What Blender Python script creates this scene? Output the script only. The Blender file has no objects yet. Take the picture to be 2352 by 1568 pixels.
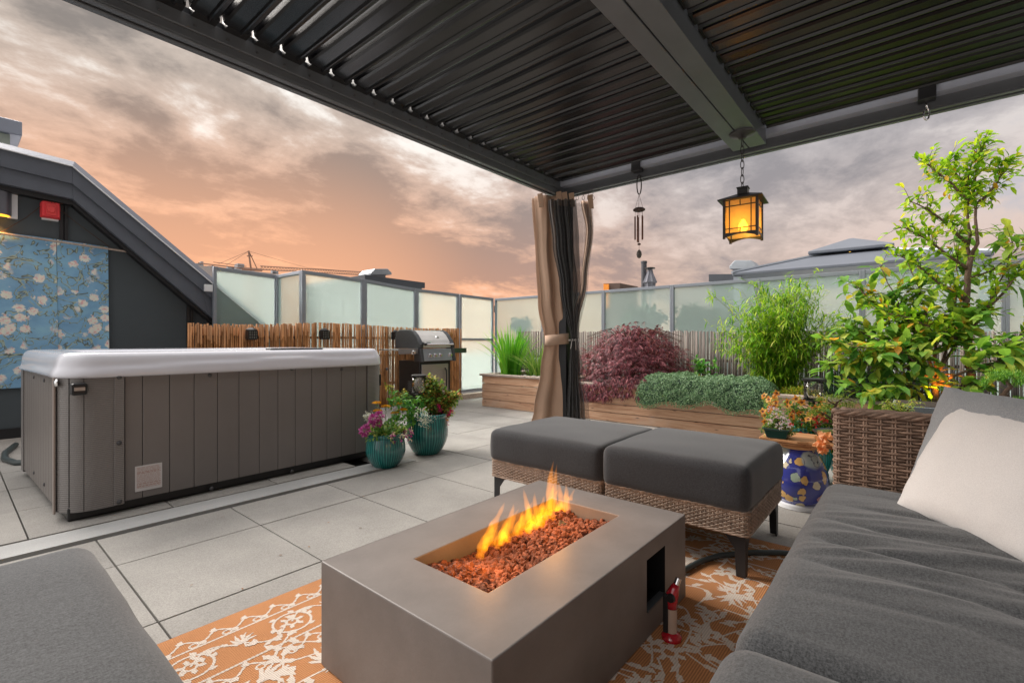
import bpy, math, random
from mathutils import Vector, Matrix, noise
R = math.radians
rnd = random.Random(7)
S = bpy.context.scene

# ------------------------------------------------------------------ camera
CAM_H = .965
cam = bpy.data.objects.new('camera', bpy.data.cameras.new('camera'))
S.collection.objects.link(cam); S.camera = cam
cam.data.sensor_width = 36; cam.data.lens = 36*1095.6/2352
cam.data.clip_start = .02; cam.data.clip_end = 3000
cam.location = (0, 0, CAM_H)
HD = math.atan2(.6435, .7654)
cam.rotation_euler = (R(90), 0, HD - R(90))
FW = (math.cos(HD), math.sin(HD)); RT = (math.sin(HD), -math.cos(HD))

# ------------------------------------------------------------------ exposure
S.view_settings.view_transform = 'Standard'; S.view_settings.look = 'None'
S.view_settings.gamma = 1; S.view_settings.exposure = 0.52
try: S.view_settings.use_curve_mapping = False
except Exception: pass
S.cycles.volume_bounces = 0
S.cycles.transparent_max_bounces = 24

# ------------------------------------------------------------------ world
SUN_EL, SUN_AZ = R(37), R(100)     # azimuth measured from +X
W_ = bpy.data.worlds.new('World'); S.world = W_; W_.use_nodes = True
nt = W_.node_tree; nt.nodes.clear()
class NT:
    """tiny helper to wire shader nodes"""
    def __init__(s, nt): s.nt = nt
    def n(s, t, ins=None, **kw):
        nd = s.nt.nodes.new(t)
        for k, v in kw.items(): setattr(nd, k, v)
        for k, v in (ins or {}).items():
            sock = nd.inputs[k]
            if isinstance(v, bpy.types.NodeSocket): s.nt.links.new(v, sock)
            else:
                if sock.type == 'RGBA' and len(v) == 3: v = (*v, 1)
                sock.default_value = v
        return nd
    def math(s, op, a, b=0.0, c=None, clamp=False):
        ins = {0: a, 1: b}
        if c is not None: ins[2] = c
        return s.n('ShaderNodeMath', ins, operation=op, use_clamp=clamp).outputs[0]
    def vm(s, op, a, b=(0, 0, 0)):
        nd = s.n('ShaderNodeVectorMath', {0: a, 1: b}, operation=op)
        return nd.outputs['Value'] if op in ('DOT_PRODUCT', 'LENGTH') else nd.outputs[0]
    def mix(s, f, a, b, bt='MIX'):
        nd = s.nt.nodes.new('ShaderNodeMix'); nd.data_type = 'RGBA'; nd.blend_type = bt
        for i, v in ((0, f), (6, a), (7, b)):
            if isinstance(v, bpy.types.NodeSocket): s.nt.links.new(v, nd.inputs[i])
            else: nd.inputs[i].default_value = (*v, 1) if (i and len(v) == 3) else v
        return nd.outputs[2]
    def ramp(s, f, stops, interp='LINEAR'):
        nd = s.n('ShaderNodeValToRGB', {0: f}); cr = nd.color_ramp; cr.interpolation = interp
        while len(cr.elements) < len(stops): cr.elements.new(.5)
        for e, (p, c) in zip(cr.elements, stops):
            e.position = p
            e.color = (*c, 1) if isinstance(c, (tuple, list)) else (c, c, c, 1)
        return nd.outputs[0]
    def step(s, v, a, b):
        nd = s.n('ShaderNodeMapRange', {0: v, 1: a, 2: b}, interpolation_type='SMOOTHSTEP')
        return nd.outputs[0]
    def noise(s, vec, scale, detail=4, rough=.5, dist=0.0):
        return s.n('ShaderNodeTexNoise', {'Vector': vec, 'Scale': scale, 'Detail': detail,
                                          'Roughness': rough, 'Distortion': dist}).outputs['Fac']
w = NT(nt)
D = w.n('ShaderNodeTexCoord').outputs['Generated']
D = w.vm('NORMALIZE', D)
sep = w.n('ShaderNodeSeparateXYZ', {0: D})
el = sep.outputs[2]
zc = w.math('ADD', w.math('MAXIMUM', el, 0.0), .22)
px_ = w.math('DIVIDE', sep.outputs[0], zc); py_ = w.math('DIVIDE', sep.outputs[1], zc)
P2 = w.n('ShaderNodeCombineXYZ', {0: px_, 1: py_, 2: 0.0}).outputs[0]
# soften the scale across the direction the cloud bank runs
P3 = w.vm('MULTIPLY', P2, (1.0, 1.25, 1.0))
n1 = w.noise(P3, .62, 8, .56, .35)
n2 = w.noise(w.vm('ADD', P3, (5.3, 2.1, .4)), 1.9, 7, .6, .5)
n3 = w.noise(w.vm('ADD', P3, (1.7, 9.0, 3.)), 4.4, 6, .62, .3)
n4 = w.noise(w.vm('ADD', P2, (3.7, 1.0, 7.)), 11.0, 5, .66, .2)
nn = w.math('ADD', w.math('MULTIPLY', n1, .42), w.math('ADD', w.math('MULTIPLY', n2, .31), w.math('ADD', w.math('MULTIPLY', n3, .19), w.math('MULTIPLY', n4, .08))))
def pxdir(u, v):
    d = Vector((FW[0]+(u-1176)/1095.6*RT[0], FW[1]+(u-1176)/1095.6*RT[1], -(v-784)/1095.6)); return tuple(d.normalized())
def lobe(u, v, a, b):
    return w.step(w.vm('DOT_PRODUCT', D, pxdir(u, v)), math.cos(R(a)), math.cos(R(b)))
side = w.step(w.vm('DOT_PRODUCT', D, pxdir(300, 784)), .42, .95)           # 1 = sunset side
low = w.math('SUBTRACT', 1.0, w.step(el, .0, .52))
base = w.mix(side, (.335, .33, .35), (.425, .365, .32))
glowl = w.mix(side, (.45, .335, .275), (.80, .37, .19))
base = w.mix(w.math('POWER', low, 1.5), base, glowl)
hi = w.mix(side, (.50, .49, .49), (.76, .74, .70))
hi = w.mix(w.math('POWER', low, 1.6), hi, w.mix(side, (.55, .39, .32), (.80, .44, .27)))
dk = w.mix(side, (.225, .22, .235), (.205, .183, .168))
dk = w.mix(w.math('MULTIPLY', w.math('POWER', low, 2.0), .8), dk, w.mix(side, (.31, .235, .21), (.56, .265, .155)))
nsh = w.math('ADD', nn, w.math('ADD',
      w.math('MULTIPLY', lobe(60, 60, 34, 6), .05),
      w.math('ADD', w.math('MULTIPLY', lobe(1030, 400, 11, 2), .10),
             w.math('ADD', w.math('MULTIPLY', lobe(640, 330, 26, 4), -.055),
                    w.math('MULTIPLY', lobe(900, 540, 10, 2), -.05)))))
nsh = w.math('ADD', w.math('MULTIPLY', w.math('SUBTRACT', nsh, .5), 1.7), .49)
nsh = w.math('ADD', nsh, w.math('ADD', w.math('MULTIPLY', lobe(90, 330, 17, 3), -.05), w.math('MULTIPLY', lobe(1150, 540, 8, 2), -.04)))
col = w.mix(w.step(nsh, .53, .38), base, dk)
col = w.mix(w.step(nsh, .50, .62), col, hi)
glw = w.math('MULTIPLY', w.math('MULTIPLY', lobe(470, 600, 30, 4), w.math('SUBTRACT', 1.0, w.step(el, .10, .46))), .42)
col = w.mix(glw, col, (.98, .46, .235))
# clear evening sky through the highest gaps
sky = w.n('ShaderNodeTexSky', sky_type='NISHITA')
sky.sun_disc = False; sky.sun_elevation = SUN_EL; sky.sun_rotation = math.pi/2 - SUN_AZ
skyc = w.mix(1.0, sky.outputs[0], (.09, .09, .09), 'MULTIPLY')
col = w.mix(w.math('MULTIPLY', w.step(nsh, .62, .76), .35), col, skyc)
# extra sky brightness added out of view, behind and overhead, to light the terrace
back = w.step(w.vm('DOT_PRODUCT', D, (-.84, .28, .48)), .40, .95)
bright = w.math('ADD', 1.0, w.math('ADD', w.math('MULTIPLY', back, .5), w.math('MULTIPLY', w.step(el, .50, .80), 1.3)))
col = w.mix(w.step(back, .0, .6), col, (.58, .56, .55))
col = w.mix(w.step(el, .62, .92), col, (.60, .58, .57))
dim_side = w.step(w.vm('DOT_PRODUCT', D, (-.10, -.99, 0)), .0, .75)      # sky dimmed out of view so faces turned that way stay dark
bright = w.math('MULTIPLY', bright, w.math('SUBTRACT', 1.0, w.math('MULTIPLY', dim_side, .50)))
below = w.step(el, -.02, -.10)
col = w.mix(below, col, (.42, .36, .32))
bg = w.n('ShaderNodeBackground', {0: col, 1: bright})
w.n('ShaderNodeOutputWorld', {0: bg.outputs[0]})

# ------------------------------------------------------------------ sun
sl = bpy.data.lights.new('sun', 'SUN'); sl.energy = 3.6; sl.angle = R(32); sl.color = (1, .93, .86)
so = bpy.data.objects.new('sun', sl); S.collection.objects.link(so)
sd = Vector((math.cos(SUN_EL)*math.cos(SUN_AZ), math.cos(SUN_EL)*math.sin(SUN_AZ), math.sin(SUN_EL)))
so.rotation_euler = sd.to_track_quat('Z', 'Y').to_euler()

# ------------------------------------------------------------------ measuring: where a sight line meets a real plane
def W(u, v, X=None, Y=None, Z=None):
    s = (u-1176)/1095.6; t = -(v-784)/1095.6
    r = (FW[0]+s*RT[0], FW[1]+s*RT[1], t)
    k = X/r[0] if X is not None else (Y/r[1] if Y is not None else (Z-CAM_H)/r[2])
    return Vector((k*r[0], k*r[1], CAM_H+k*r[2]))

# ------------------------------------------------------------------ mesh helper
class MB:
    def __init__(s): s.v = []; s.f = []; s.m = []; s.o = Vector((0, 0, 0))
    def add(s, vs, fs, mi=0):
        b = len(s.v); s.v += [tuple(x) for x in vs]
        s.f += [tuple(b+i for i in f) for f in fs]; s.m += [mi]*len(fs); return s
    def box(s, a, b, mi=0, M=None):
        x0, y0, z0 = a; x1, y1, z1 = b
        vs = [Vector(p) for p in ((x0,y0,z0),(x1,y0,z0),(x1,y1,z0),(x0,y1,z0),(x0,y0,z1),(x1,y0,z1),(x1,y1,z1),(x0,y1,z1))]
        if M is not None: vs = [M @ p for p in vs]
        return s.add(vs, [(0,3,2,1),(4,5,6,7),(0,1,5,4),(1,2,6,5),(2,3,7,6),(3,0,4,7)], mi)
    def tube(s, path, rad, n=8, mi=0, cap=True, flat=1.0):
        path = [Vector(p) for p in path]; k = len(path)
        rs = rad if isinstance(rad, (list, tuple)) else [rad]*k
        t0 = (path[1]-path[0]).normalized()
        up = Vector((0, 0, 1)) if abs(t0.z) < .9 else Vector((1, 0, 0))
        nx = t0.cross(up).normalized(); vs = []
        for i in range(k):
            t = (path[min(i+1, k-1)]-path[max(i-1, 0)])
            t = t.normalized() if t.length > 1e-9 else t0
            nx = (nx - t*nx.dot(t)).normalized(); ny = t.cross(nx)
            for j in range(n):
                a = 2*math.pi*j/n
                vs.append(path[i]+nx*math.cos(a)*rs[i]+ny*math.sin(a)*rs[i]*flat)
        fs = [(i*n+j, i*n+(j+1) % n, (i+1)*n+(j+1) % n, (i+1)*n+j) for i in range(k-1) for j in range(n)]
        if cap: fs += [tuple(reversed(range(n))), tuple((k-1)*n+j for j in range(n))]
        return s.add(vs, fs, mi)
    def lathe(s, prof, c=(0, 0, 0), n=32, mi=0, axis='z', mod=None):
        vs = []
        for i, (r, z) in enumerate(prof):
            for j in range(n):
                a = 2*math.pi*j/n; rr = r*(1+(mod(a, i/(len(prof)-1)) if mod else 0))
                p = (rr*math.cos(a), rr*math.sin(a), z)
                if axis == 'y': p = (p[0], p[2], p[1])
                if axis == 'x': p = (p[2], p[0], p[1])
                vs.append((c[0]+p[0], c[1]+p[1], c[2]+p[2]))
        fs = [(i*n+j, i*n+(j+1) % n, (i+1)*n+(j+1) % n, (i+1)*n+j) for i in range(len(prof)-1) for j in range(n)]
        if prof[0][0] > 1e-4: fs.append(tuple(reversed(range(n))))
        if prof[-1][0] > 1e-4: fs.append(tuple((len(prof)-1)*n+j for j in range(n)))
        return s.add(vs, fs, mi)
    def prism(s, pts, d, mi=0):
        """extrude a planar outline (list of 3-D points) by vector d"""
        k = len(pts); d = Vector(d); vs = [Vector(p) for p in pts]; vs += [p+d for p in vs]
        return s.add(vs, [tuple(range(k))[::-1], tuple(range(k, 2*k))]+[(i, (i+1) % k, k+(i+1) % k, k+i) for i in range(k)], mi)
    def build(s, name, mats, parent=None, smooth=False, bevel=0, local=False, auto=None):
        me = bpy.data.meshes.new(name)
        off = Vector((0, 0, 0))
        if parent is not None and not local:
            q = parent
            while q is not None: off += q.location; q = q.parent
        o = bpy.data.objects.new(name, me)
        if parent is None and not local and len(s.v):
            xs = [p[0] for p in s.v]; ys = [p[1] for p in s.v]; zs = [p[2] for p in s.v]
            off = Vector(((min(xs)+max(xs))/2, (min(ys)+max(ys))/2, min(zs))); o.location = off
        me.from_pydata([(p[0]-off.x, p[1]-off.y, p[2]-off.z) for p in s.v], [], s.f)
        mats = mats if isinstance(mats, (list, tuple)) else [mats]
        for m in mats: me.materials.append(m)
        if len(mats) > 1: me.polygons.foreach_set('material_index', s.m)
        if smooth: me.polygons.foreach_set('use_smooth', [True]*len(me.polygons))
        me.update(); me.validate()
        if smooth and auto:
            try: me.set_sharp_from_angle(angle=R(auto))
            except Exception: pass
        S.collection.objects.link(o)
        if parent is not None: o.parent = parent
        if bevel:
            b = o.modifiers.new('bevel', 'BEVEL'); b.width = bevel; b.segments = 2; b.limit_method = 'ANGLE'; b.angle_limit = R(40)
        return o
def tag(o, label, cat, group=None, kind=None):
    if label: o['label'] = label
    if cat: o['category'] = cat
    if group: o['group'] = group
    if kind: o['kind'] = kind
    return o
def thing(name, loc, label, cat, group=None):
    o = bpy.data.objects.new(name, None); o.empty_display_size = .1; o.location = loc
    S.collection.objects.link(o); return tag(o, label, cat, group)
def struct(o):
    o['kind'] = 'structure'; return o
def copy_tree(o, parent=None):
    c = o.copy(); S.collection.objects.link(c); c.parent = parent
    for ch in list(o.children): copy_tree(ch, c)
    return c

# ------------------------------------------------------------------ materials
def newmat(name):
    m = bpy.data.materials.new(name); m.use_nodes = True; m.node_tree.nodes.clear(); return m, NT(m.node_tree)
def finish(m, t, shader, disp=None):
    t.n('ShaderNodeOutputMaterial', {0: shader}); return m
def pbr(name, col, rough=.6, metal=0, var=.12, vscale=3, bump=0, bscale=60, spec=.5, coat=0, island=0, stretch=None, sheen=0, speck=0, sscale=400, detail=5):
    m, t = newmat(name)
    vec = t.n('ShaderNodeTexCoord').outputs['Object']
    if stretch: vec = t.vm('MULTIPLY', vec, stretch)
    c = t.mix(t.ramp(t.noise(vec, vscale, detail, .6), [(.3, 0.0), (.7, 1.0)]), tuple(x*(1-var) for x in col), tuple(min(1, x*(1+var)) for x in col))
    if island:
        ri = t.n('ShaderNodeNewGeometry').outputs['Random Per Island']
        c = t.mix(1.0, c, t.ramp(ri, [(0, 1-island), (1, 1+island)]), 'MULTIPLY')
    if speck:
        c = t.mix(1.0, c, t.ramp(t.noise(vec, sscale, 2, .6), [(.32, 1-speck), (.68, 1+speck)]), 'MULTIPLY')
    ins = {'Base Color': c, 'Roughness': rough, 'Metallic': metal, 'Specular IOR Level': spec}
    if coat: ins['Coat Weight'] = coat; ins['Coat Roughness'] = .12
    if sheen: ins['Sheen Weight'] = sheen; ins['Sheen Roughness'] = .5
    if bump:
        h = t.noise(vec, bscale, 4, .6)
        ins['Normal'] = t.n('ShaderNodeBump', {'Strength': bump, 'Distance': .01, 'Height': h}).outputs[0]
    return finish(m, t, t.n('ShaderNodeBsdfPrincipled', ins).outputs[0])
def fabric(name, c0, c1, scale=420, bump=.25):
    m, t = newmat(name)
    vec = t.n('ShaderNodeTexCoord').outputs['Object']
    f1 = t.noise(t.vm('MULTIPLY', vec, (1, .45, 1)), scale, 3, .7); f2 = t.noise(t.vm('MULTIPLY', vec, (.4, 1, 1)), scale*.8, 3, .7)
    big = t.noise(vec, 3.5, 3, .5)
    f = t.math('MULTIPLY', t.math('ADD', f1, f2), .5)
    c = t.mix(t.ramp(f, [(.38, 0.0), (.62, 1.0)]), c0, c1)
    c = t.mix(1.0, c, t.ramp(big, [(.3, .93), (.7, 1.06)]), 'MULTIPLY')
    nb = t.n('ShaderNodeBump', {'Strength': bump, 'Distance': .0015, 'Height': f}).outputs[0]
    return finish(m, t, t.n('ShaderNodeBsdfPrincipled', {'Base Color': c, 'Roughness': .95, 'Normal': nb, 'Sheen Weight': .25, 'Sheen Roughness': .6, 'Specular IOR Level': .15}).outputs[0])
def leafmat(name, stops, trans=.35, rough=.5):
    m, t = newmat(name)
    ri = t.n('ShaderNodeNewGeometry').outputs['Random Per Island']
    c = t.ramp(ri, stops)
    p = t.n('ShaderNodeBsdfPrincipled', {'Base Color': c, 'Roughness': rough, 'Specular IOR Level': .35}).outputs[0]
    tr = t.n('ShaderNodeBsdfTranslucent', {0: t.mix(1.0, c, (1.25, 1.25, .8), 'MULTIPLY')}).outputs[0]
    return finish(m, t, t.n('ShaderNodeMixShader', {0: trans, 1: p, 2: tr}).outputs[0])
def emis(name, col, st):
    m, t = newmat(name); return finish(m, t, t.n('ShaderNodeEmission', {0: col, 1: st}).outputs[0])

M_deck = pbr('paver_concrete', (.335, .318, .292), .80, var=.15, vscale=2.2, bump=.3, bscale=260, island=.09, speck=.17, sscale=190)
M_deckbase = pbr('deck_base', (.035, .035, .035), .9)
M_strip = pbr('light_concrete', (.42, .42, .41), .8, var=.1, vscale=2, bump=.2, bscale=200, speck=.12)
M_blackmetal = pbr('black_metal', (.016, .016, .018), .42, var=.25, vscale=8, spec=.5, bump=.03, bscale=300)
M_louver = pbr('louver_metal', (.0065, .0065, .008), .26, var=.25, vscale=6, spec=.6, bump=.02, bscale=240)
M_greybeam = pbr('charcoal_beam_paint', (.095, .102, .112), .32, var=.12, vscale=5, spec=.6)
M_frame = pbr('grey_alu', (.27, .295, .335), .42, var=.06, vscale=6, metal=.25)
M_darkwall = pbr('dark_stucco', (.075, .090, .10), .8, var=.08, vscale=1.6, bump=.15, bscale=180)
M_fascia = pbr('dark_fascia', (.10, .112, .138), .6, var=.1, vscale=4, bump=.25, bscale=220)
M_flash = pbr('metal_flashing', (.19, .20, .235), .35, var=.08, metal=.5)
M_white = pbr('white_metal', (.75, .76, .78), .4, var=.03)
M_blackpl = pbr('black_plastic', (.012, .012, .013), .4, var=.1)
M_steel = pbr('brushed_steel', (.42, .42, .42), .38, metal=.85, var=.08, vscale=4, stretch=(1, 1, 30), bump=.03, bscale=60)
M_chrome = pbr('chrome', (.8, .8, .8), .12, metal=1, var=.02)
M_char = fabric('charcoal_fabric', (.010, .011, .013), (.044, .046, .052))
M_seat = fabric('grey_fabric', (.026, .027, .029), (.105, .109, .113), 330)
M_lgrey = fabric('light_grey_fabric', (.23, .24, .252), (.37, .385, .40), 420)
M_cream = fabric('cream_fabric', (.70, .67, .65), (.82, .79, .765), 500, .12)
M_bag = pbr('tan_canvas', (.47, .31, .215), .85, var=.08, vscale=3, bump=.15, bscale=250, sheen=.2)
M_wicker = pbr('wicker', (.27, .175, .125), .55, var=.3, vscale=30, island=.25, spec=.4)
M_wicker2 = pbr('wicker_ottoman', (.31, .225, .17), .55, var=.3, vscale=30, island=.25, spec=.4)
M_firebox = pbr('firepit_concrete', (.205, .183, .170), .50, var=.14, vscale=4.5, bump=.06, bscale=90, spec=.4, speck=.03)
M_rock = pbr('lava_rock', (.25, .088, .045), .95, var=.5, vscale=90, bump=.8, bscale=300, island=.35)
M_hose = pbr('hose_rubber', (.06, .075, .075), .4)
M_bamboo = pbr('bamboo_cane', (.47, .215, .08), .5, var=.25, vscale=14, island=.30, spec=.4, stretch=(1, 1, .3))
M_reed = pbr('grey_reed', (.21, .175, .155), .7, var=.3, vscale=12, island=.45, stretch=(1, 1, .3))
M_bark = pbr('bark', (.16, .10, .075), .9, var=.35, vscale=40, bump=.8, bscale=60)
M_bark2 = pbr('dark_twig', (.085, .045, .03), .9, var=.3, vscale=30, bump=.4, bscale=60)
M_soil = pbr('soil', (.035, .024, .017), .95, var=.4, vscale=30, bump=.8, bscale=60)
M_tubrim = pbr('white_acrylic', (.68, .69, .75), .14, var=.03, vscale=2, spec=.5, coat=.5)
M_teal = None

def wood(name, c0, c1, c2, axis=1):
    m, t = newmat(name)
    vec = t.n('ShaderNodeTexCoord').outputs['Object']
    sc = [14, 14, 14]; sc[axis] = .9
    ri = t.n('ShaderNodeNewGeometry').outputs['Random Per Island']
    off = t.n('ShaderNodeCombineXYZ', {0: t.math('MULTIPLY', ri, 7.0), 1: t.math('MULTIPLY', ri, 13.0), 2: t.math('MULTIPLY', ri, 3.0)}).outputs[0]
    v2 = t.vm('ADD', t.vm('MULTIPLY', vec, tuple(sc)), t.vm('MULTIPLY', off, (3, 3, 3)))
    g = t.noise(v2, 2.2, 7, .65, 1.2)
    kn = t.n('ShaderNodeTexVoronoi', {'Vector': t.vm('MULTIPLY', t.vm('ADD', vec, off), (2.3, 2.3, 9) if axis != 2 else (9, 9, 2.3)), 'Scale': 1.6}).outputs['Distance']
    c = t.ramp(g, [(.28, c0), (.5, c1), (.72, c2)])
    c = t.mix(t.step(kn, .13, .03), c, tuple(x*.35 for x in c0))
    c = t.mix(1.0, c, t.ramp(ri, [(0, .82), (1, 1.15)]), 'MULTIPLY')
    grey = t.noise(vec, 1.7, 4, .6)
    c = t.mix(t.math('MULTIPLY', t.step(grey, .50, .70), .3), c, (.40, .34, .30))
    nb = t.n('ShaderNodeBump', {'Strength': .35, 'Distance': .004, 'Height': g}).outputs[0]
    return finish(m, t, t.n('ShaderNodeBsdfPrincipled', {'Base Color': c, 'Roughness': .7, 'Normal': nb}).outputs[0])
M_cedar = wood('cedar_boards', (.40, .195, .11), (.60, .36, .225), (.70, .47, .32))
M_cedarcap = wood('weathered_cap', (.30, .22, .18), (.45, .36, .30), (.55, .46, .40))
M_slab = wood('live_edge_wood', (.36, .14, .05), (.60, .29, .12), (.72, .42, .20))

# frosted glass: rough refraction plus a little scattering
def frosted():
    m, t = newmat('frosted_glass')
    vec = t.n('ShaderNodeTexCoord').outputs['Object']
    g = t.n('ShaderNodeBsdfRefraction', {'Color': (.93, 1.0, .97), 'Roughness': .24, 'IOR': 1.07}).outputs[0]
    tr = t.n('ShaderNodeBsdfTranslucent', {'Color': (.86, .95, .92)}).outputs[0]
    df = t.n('ShaderNodeBsdfPrincipled', {'Base Color': (.74, .88, .84), 'Roughness': .3}).outputs[0]
    a = t.n('ShaderNodeMixShader', {0: .20, 1: g, 2: tr}).outputs[0]
    return finish(m, t, t.n('ShaderNodeMixShader', {0: .17, 1: a, 2: df}).outputs[0])
M_frost = frosted()
def clearglass(name, col, alpha=.8):
    m, t = newmat(name)
    g = t.n('ShaderNodeBsdfGlossy', {'Color': (1, 1, 1), 'Roughness': .05}).outputs[0]
    tr = t.n('ShaderNodeBsdfTransparent', {'Color': col}).outputs[0]
    fr = t.n('ShaderNodeFresnel', {'IOR': 1.45}).outputs[0]
    df = t.n('ShaderNodeBsdfTranslucent', {'Color': (.6, .56, .52)}).outputs[0]
    tr = t.n('ShaderNodeMixShader', {0: .16, 1: tr, 2: df}).outputs[0]
    return finish(m, t, t.n('ShaderNodeMixShader', {0: fr, 1: tr, 2: g}).outputs[0])
M_clear = clearglass('lantern_plastic', (.86, .84, .80))
# ================================================================== the setting
mb = MB(); mb.box((-400, -400, -12.2), (400, 400, -12))
struct(mb.build('ground', pbr('city_ground', (.36, .35, .33), .95, var=.2, vscale=.05)))
# own building carrying the terrace
mb = MB(); mb.box((-2.6, -2.6, -.2), (7.3, 11, -.05))
struct(mb.build('deck_base', M_deckbase))
mb = MB()
xs = [.474+.596*k for k in range(-4, 11)]
ys = [1.99-.61*k for k in range(7)][::-1]+[2.627, 3.04]
def paver(x0, y0, x1, y1, z=0):
    g = .0034; q = rnd.uniform(-.0012, .0012)
    mb.box((x0+g, y0+g, z-.04), (x1-g, y1-g, z+q))
for i in range(len(xs)-1):
    for j in range(len(ys)-1): paver(xs[i], ys[j], xs[i+1], ys[j+1])
    x0, x1 = xs[i], xs[i+1]
    if x0 > 2.2:                      # open terrace beyond the tub
        y = 3.04
        while y < 5.6: paver(x0, y, x1, min(y+.61, 5.72)); y += .61
    else:
        paver(x0-.21, 3.31, x1-.21, 3.9); paver(x0-.21, 3.9, x1-.21, 4.5)
        for y in (4.5, 5.1, 5.7, 6.3): paver(x0-.21, y, x1-.21, y+.6)
struct(mb.build('deck', M_deck, bevel=.0015))
mb = MB(); mb.box((-2, 3.085, -.04), (2.46, 3.185, .004)); mb.box((-2, 3.192, -.04), (2.46, 3.305, -.004))
struct(mb.build('deck_drain_strip', M_strip))
mb = MB(); mb.box((5.35, 5.72, .0), (6.5, 5.86, .08))
struct(mb.build('deck_edge_board', [M_cedarcap]))

# ------------------------------------------------------------------ house gable on the left
YW, YF = 6.9, 6.72
house = thing('house', (1.2, 7.0, 0), 'dark grey gabled house wall with a broad sloping metal roof edge behind the hot tub', 'house')
mb = MB()
topl = [(-2.2, 2.62), (.86, 2.52), (2.0, 1.42), (4.0, -.30), (4.0, -.3), (-2.2, -.3)]
mb.prism([(x, YW, z) for x, z in ((-2.2, 2.62), (.87, 2.50), (3.6, .02), (3.6, -.05), (-2.2, -.05))], (0, 2.6, 0))
mb.build('wall', M_darkwall, house)
def band(a, b, y0, y1, name, mat, mi=0, bev=.004):
    """sloping fascia board: a / b are its top and bottom lines"""
    q = MB()
    for k in range(len(a)-1):
        q.prism([(a[k][0], y0, a[k][1]), (a[k+1][0], y0, a[k+1][1]), (b[k+1][0], y0, b[k+1][1]), (b[k][0], y0, b[k][1])], (0, y1-y0, 0))
    return q.build(name, mat, house, bevel=bev)
def fa(x): return x
T0 = [(-2.2, 3.02), (.342, 2.893), (.885, 2.862), (2.12, 1.821), (3.9, .32)]
T1 = [(-2.2, 2.93), (.342, 2.814), (.855, 2.784), (2.07, 1.756), (3.9, .205)]
T2 = [(-2.2, 2.75), (.342, 2.643), (.856, 2.603), (2.05, 1.585), (3.9, .02)]
T3 = [(-2.2, 2.59), (.342, 2.488), (.866, 2.452), (2.11, 1.305), (3.8, -.10)]
band(T1, T2, YF-.03, YF+.1, 'upper_fascia', M_fascia)
band(T2, T3, YF, YF+.12, 'lower_fascia', M_fascia)
band([(x, z-.001) for x, z in T3], [(x, z-.05) for x, z in T3], YF+.06, YW-.003, 'soffit', M_blackmetal)
q = MB()
for k in range(len(T0)-1):           # cap flashing, tilting back to the roof
    a0, a1, b0, b1 = T0[k], T0[k+1], T1[k], T1[k+1]
    q.add([(b0[0], YF-.045, b0[1]), (b1[0], YF-.045, b1[1]), (a1[0], YF+.06, a1[1]), (a0[0], YF+.06, a0[1]),
           (b0[0], 9.4, b0[1]), (b1[0], 9.4, b1[1]), (a1[0], 9.4, a1[1]), (a0[0], 9.4, a0[1])],
          [(0, 1, 2, 3), (3, 2, 6, 7), (4, 7, 6, 5), (0, 4, 5, 1)])
q.build('roof', M_flash, house)
q = MB(); pts = [Vector((x, YF-.048, z-.004)) for x, z in T1]
q.tube(pts, .007, 6); q.build('drip_edge', M_white, house)
q = MB()
for (u, v0, v1) in ((147.5, 461, 550), (437, 690, 748)):
    a = W(u, v0, Y=YW-.02); b = W(u, v1, Y=YW-.02)
    q = MB(); q.prism([(a.x-.035, YW-.022, .02), (a.x-.006, YW-.022, .02), (a.x-.003, YW-.012, .02), (a.x+.003, YW-.022, .02), (a.x+.03, YW-.022, .02), (a.x+.03, YW-.001, .02), (a.x-.035, YW-.001, .02)], (0, 0, a.z))
    q.build('joint_trim', M_blackmetal, house)
q = MB(); q.box((-2.2, YW-.03, 0), (3.0, YW-.001, .10)); q.build('base_trim', M_blackmetal, house)
sk = thing('roof_skylight', (-.05, 7.6, 2.9), 'pale metal hooded skylight box on top of the dark gable roof', 'skylight')
q = MB(); a = W(42, 292, Y=7.6); b = W(42, 320, Y=7.6)
q.box((-.9, 7.45, b.z), (a.x+.02, 8.2, a.z+.02)); q.build('hood', pbr('galvanised', (.36, .40, .48), .4, metal=.4, var=.1), sk, bevel=.01)
q = MB(); q.box((-.85, 7.5, b.z-.25), (a.x-.07, 8.15, b.z-.002)); q.build('curb', pbr('pale_green_metal', (.40, .46, .40), .5), sk)

# things on the gable wall
al = thing('fire_alarm', (.70, 6.88, 2.2), 'red fire alarm horn on the dark gable wall above the blue hanging', 'fire alarm')
q = MB(); q.box((.643, 6.86, 2.222), (.770, 6.899, 2.36)); q.build('back_box', M_white, al, bevel=.004)
M_red = pbr('red_plastic', (.80, .05, .06), .35, var=.05)
q = MB(); q.prism([(.625, 6.858, 2.235), (.783, 6.858, 2.235), (.772, 6.80, 2.25), (.64, 6.80, 2.25)], (0, 0, .155))
q.build('housing', M_red, al, bevel=.01)
q = MB(); q.box((.668, 6.785, 2.262), (.745, 6.799, 2.385)); q.lathe([(.03, 0), (.035, .012)], (.706, 6.772, 2.32), 20, axis='y')
q.build('horn_plate', pbr('red_plate', (.75, .06, .06), .4), al, bevel=.006)
q = MB()
for k in range(16):
    a = rnd.uniform(-.9, .9); q.tube([(.70+rnd.uniform(-.05, .05), 6.83, 2.395), (.70+math.sin(a)*.07, 6.81, 2.40+math.cos(a)*.02), (.70+math.sin(a)*.13, 6.80, 2.41+rnd.uniform(-.02, .03))], .003, 4)
q.build('string_tangle', M_bark2, al)
q = MB(); q.tube([W(0, 535, Y=6.86), W(60, 500, Y=6.86), W(97, 471, Y=6.84)], .0035, 5); q.tube([W(130, 475, Y=6.84), W(180, 515, Y=6.86), W(250, 566, Y=6.86)], .0035, 5)
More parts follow.
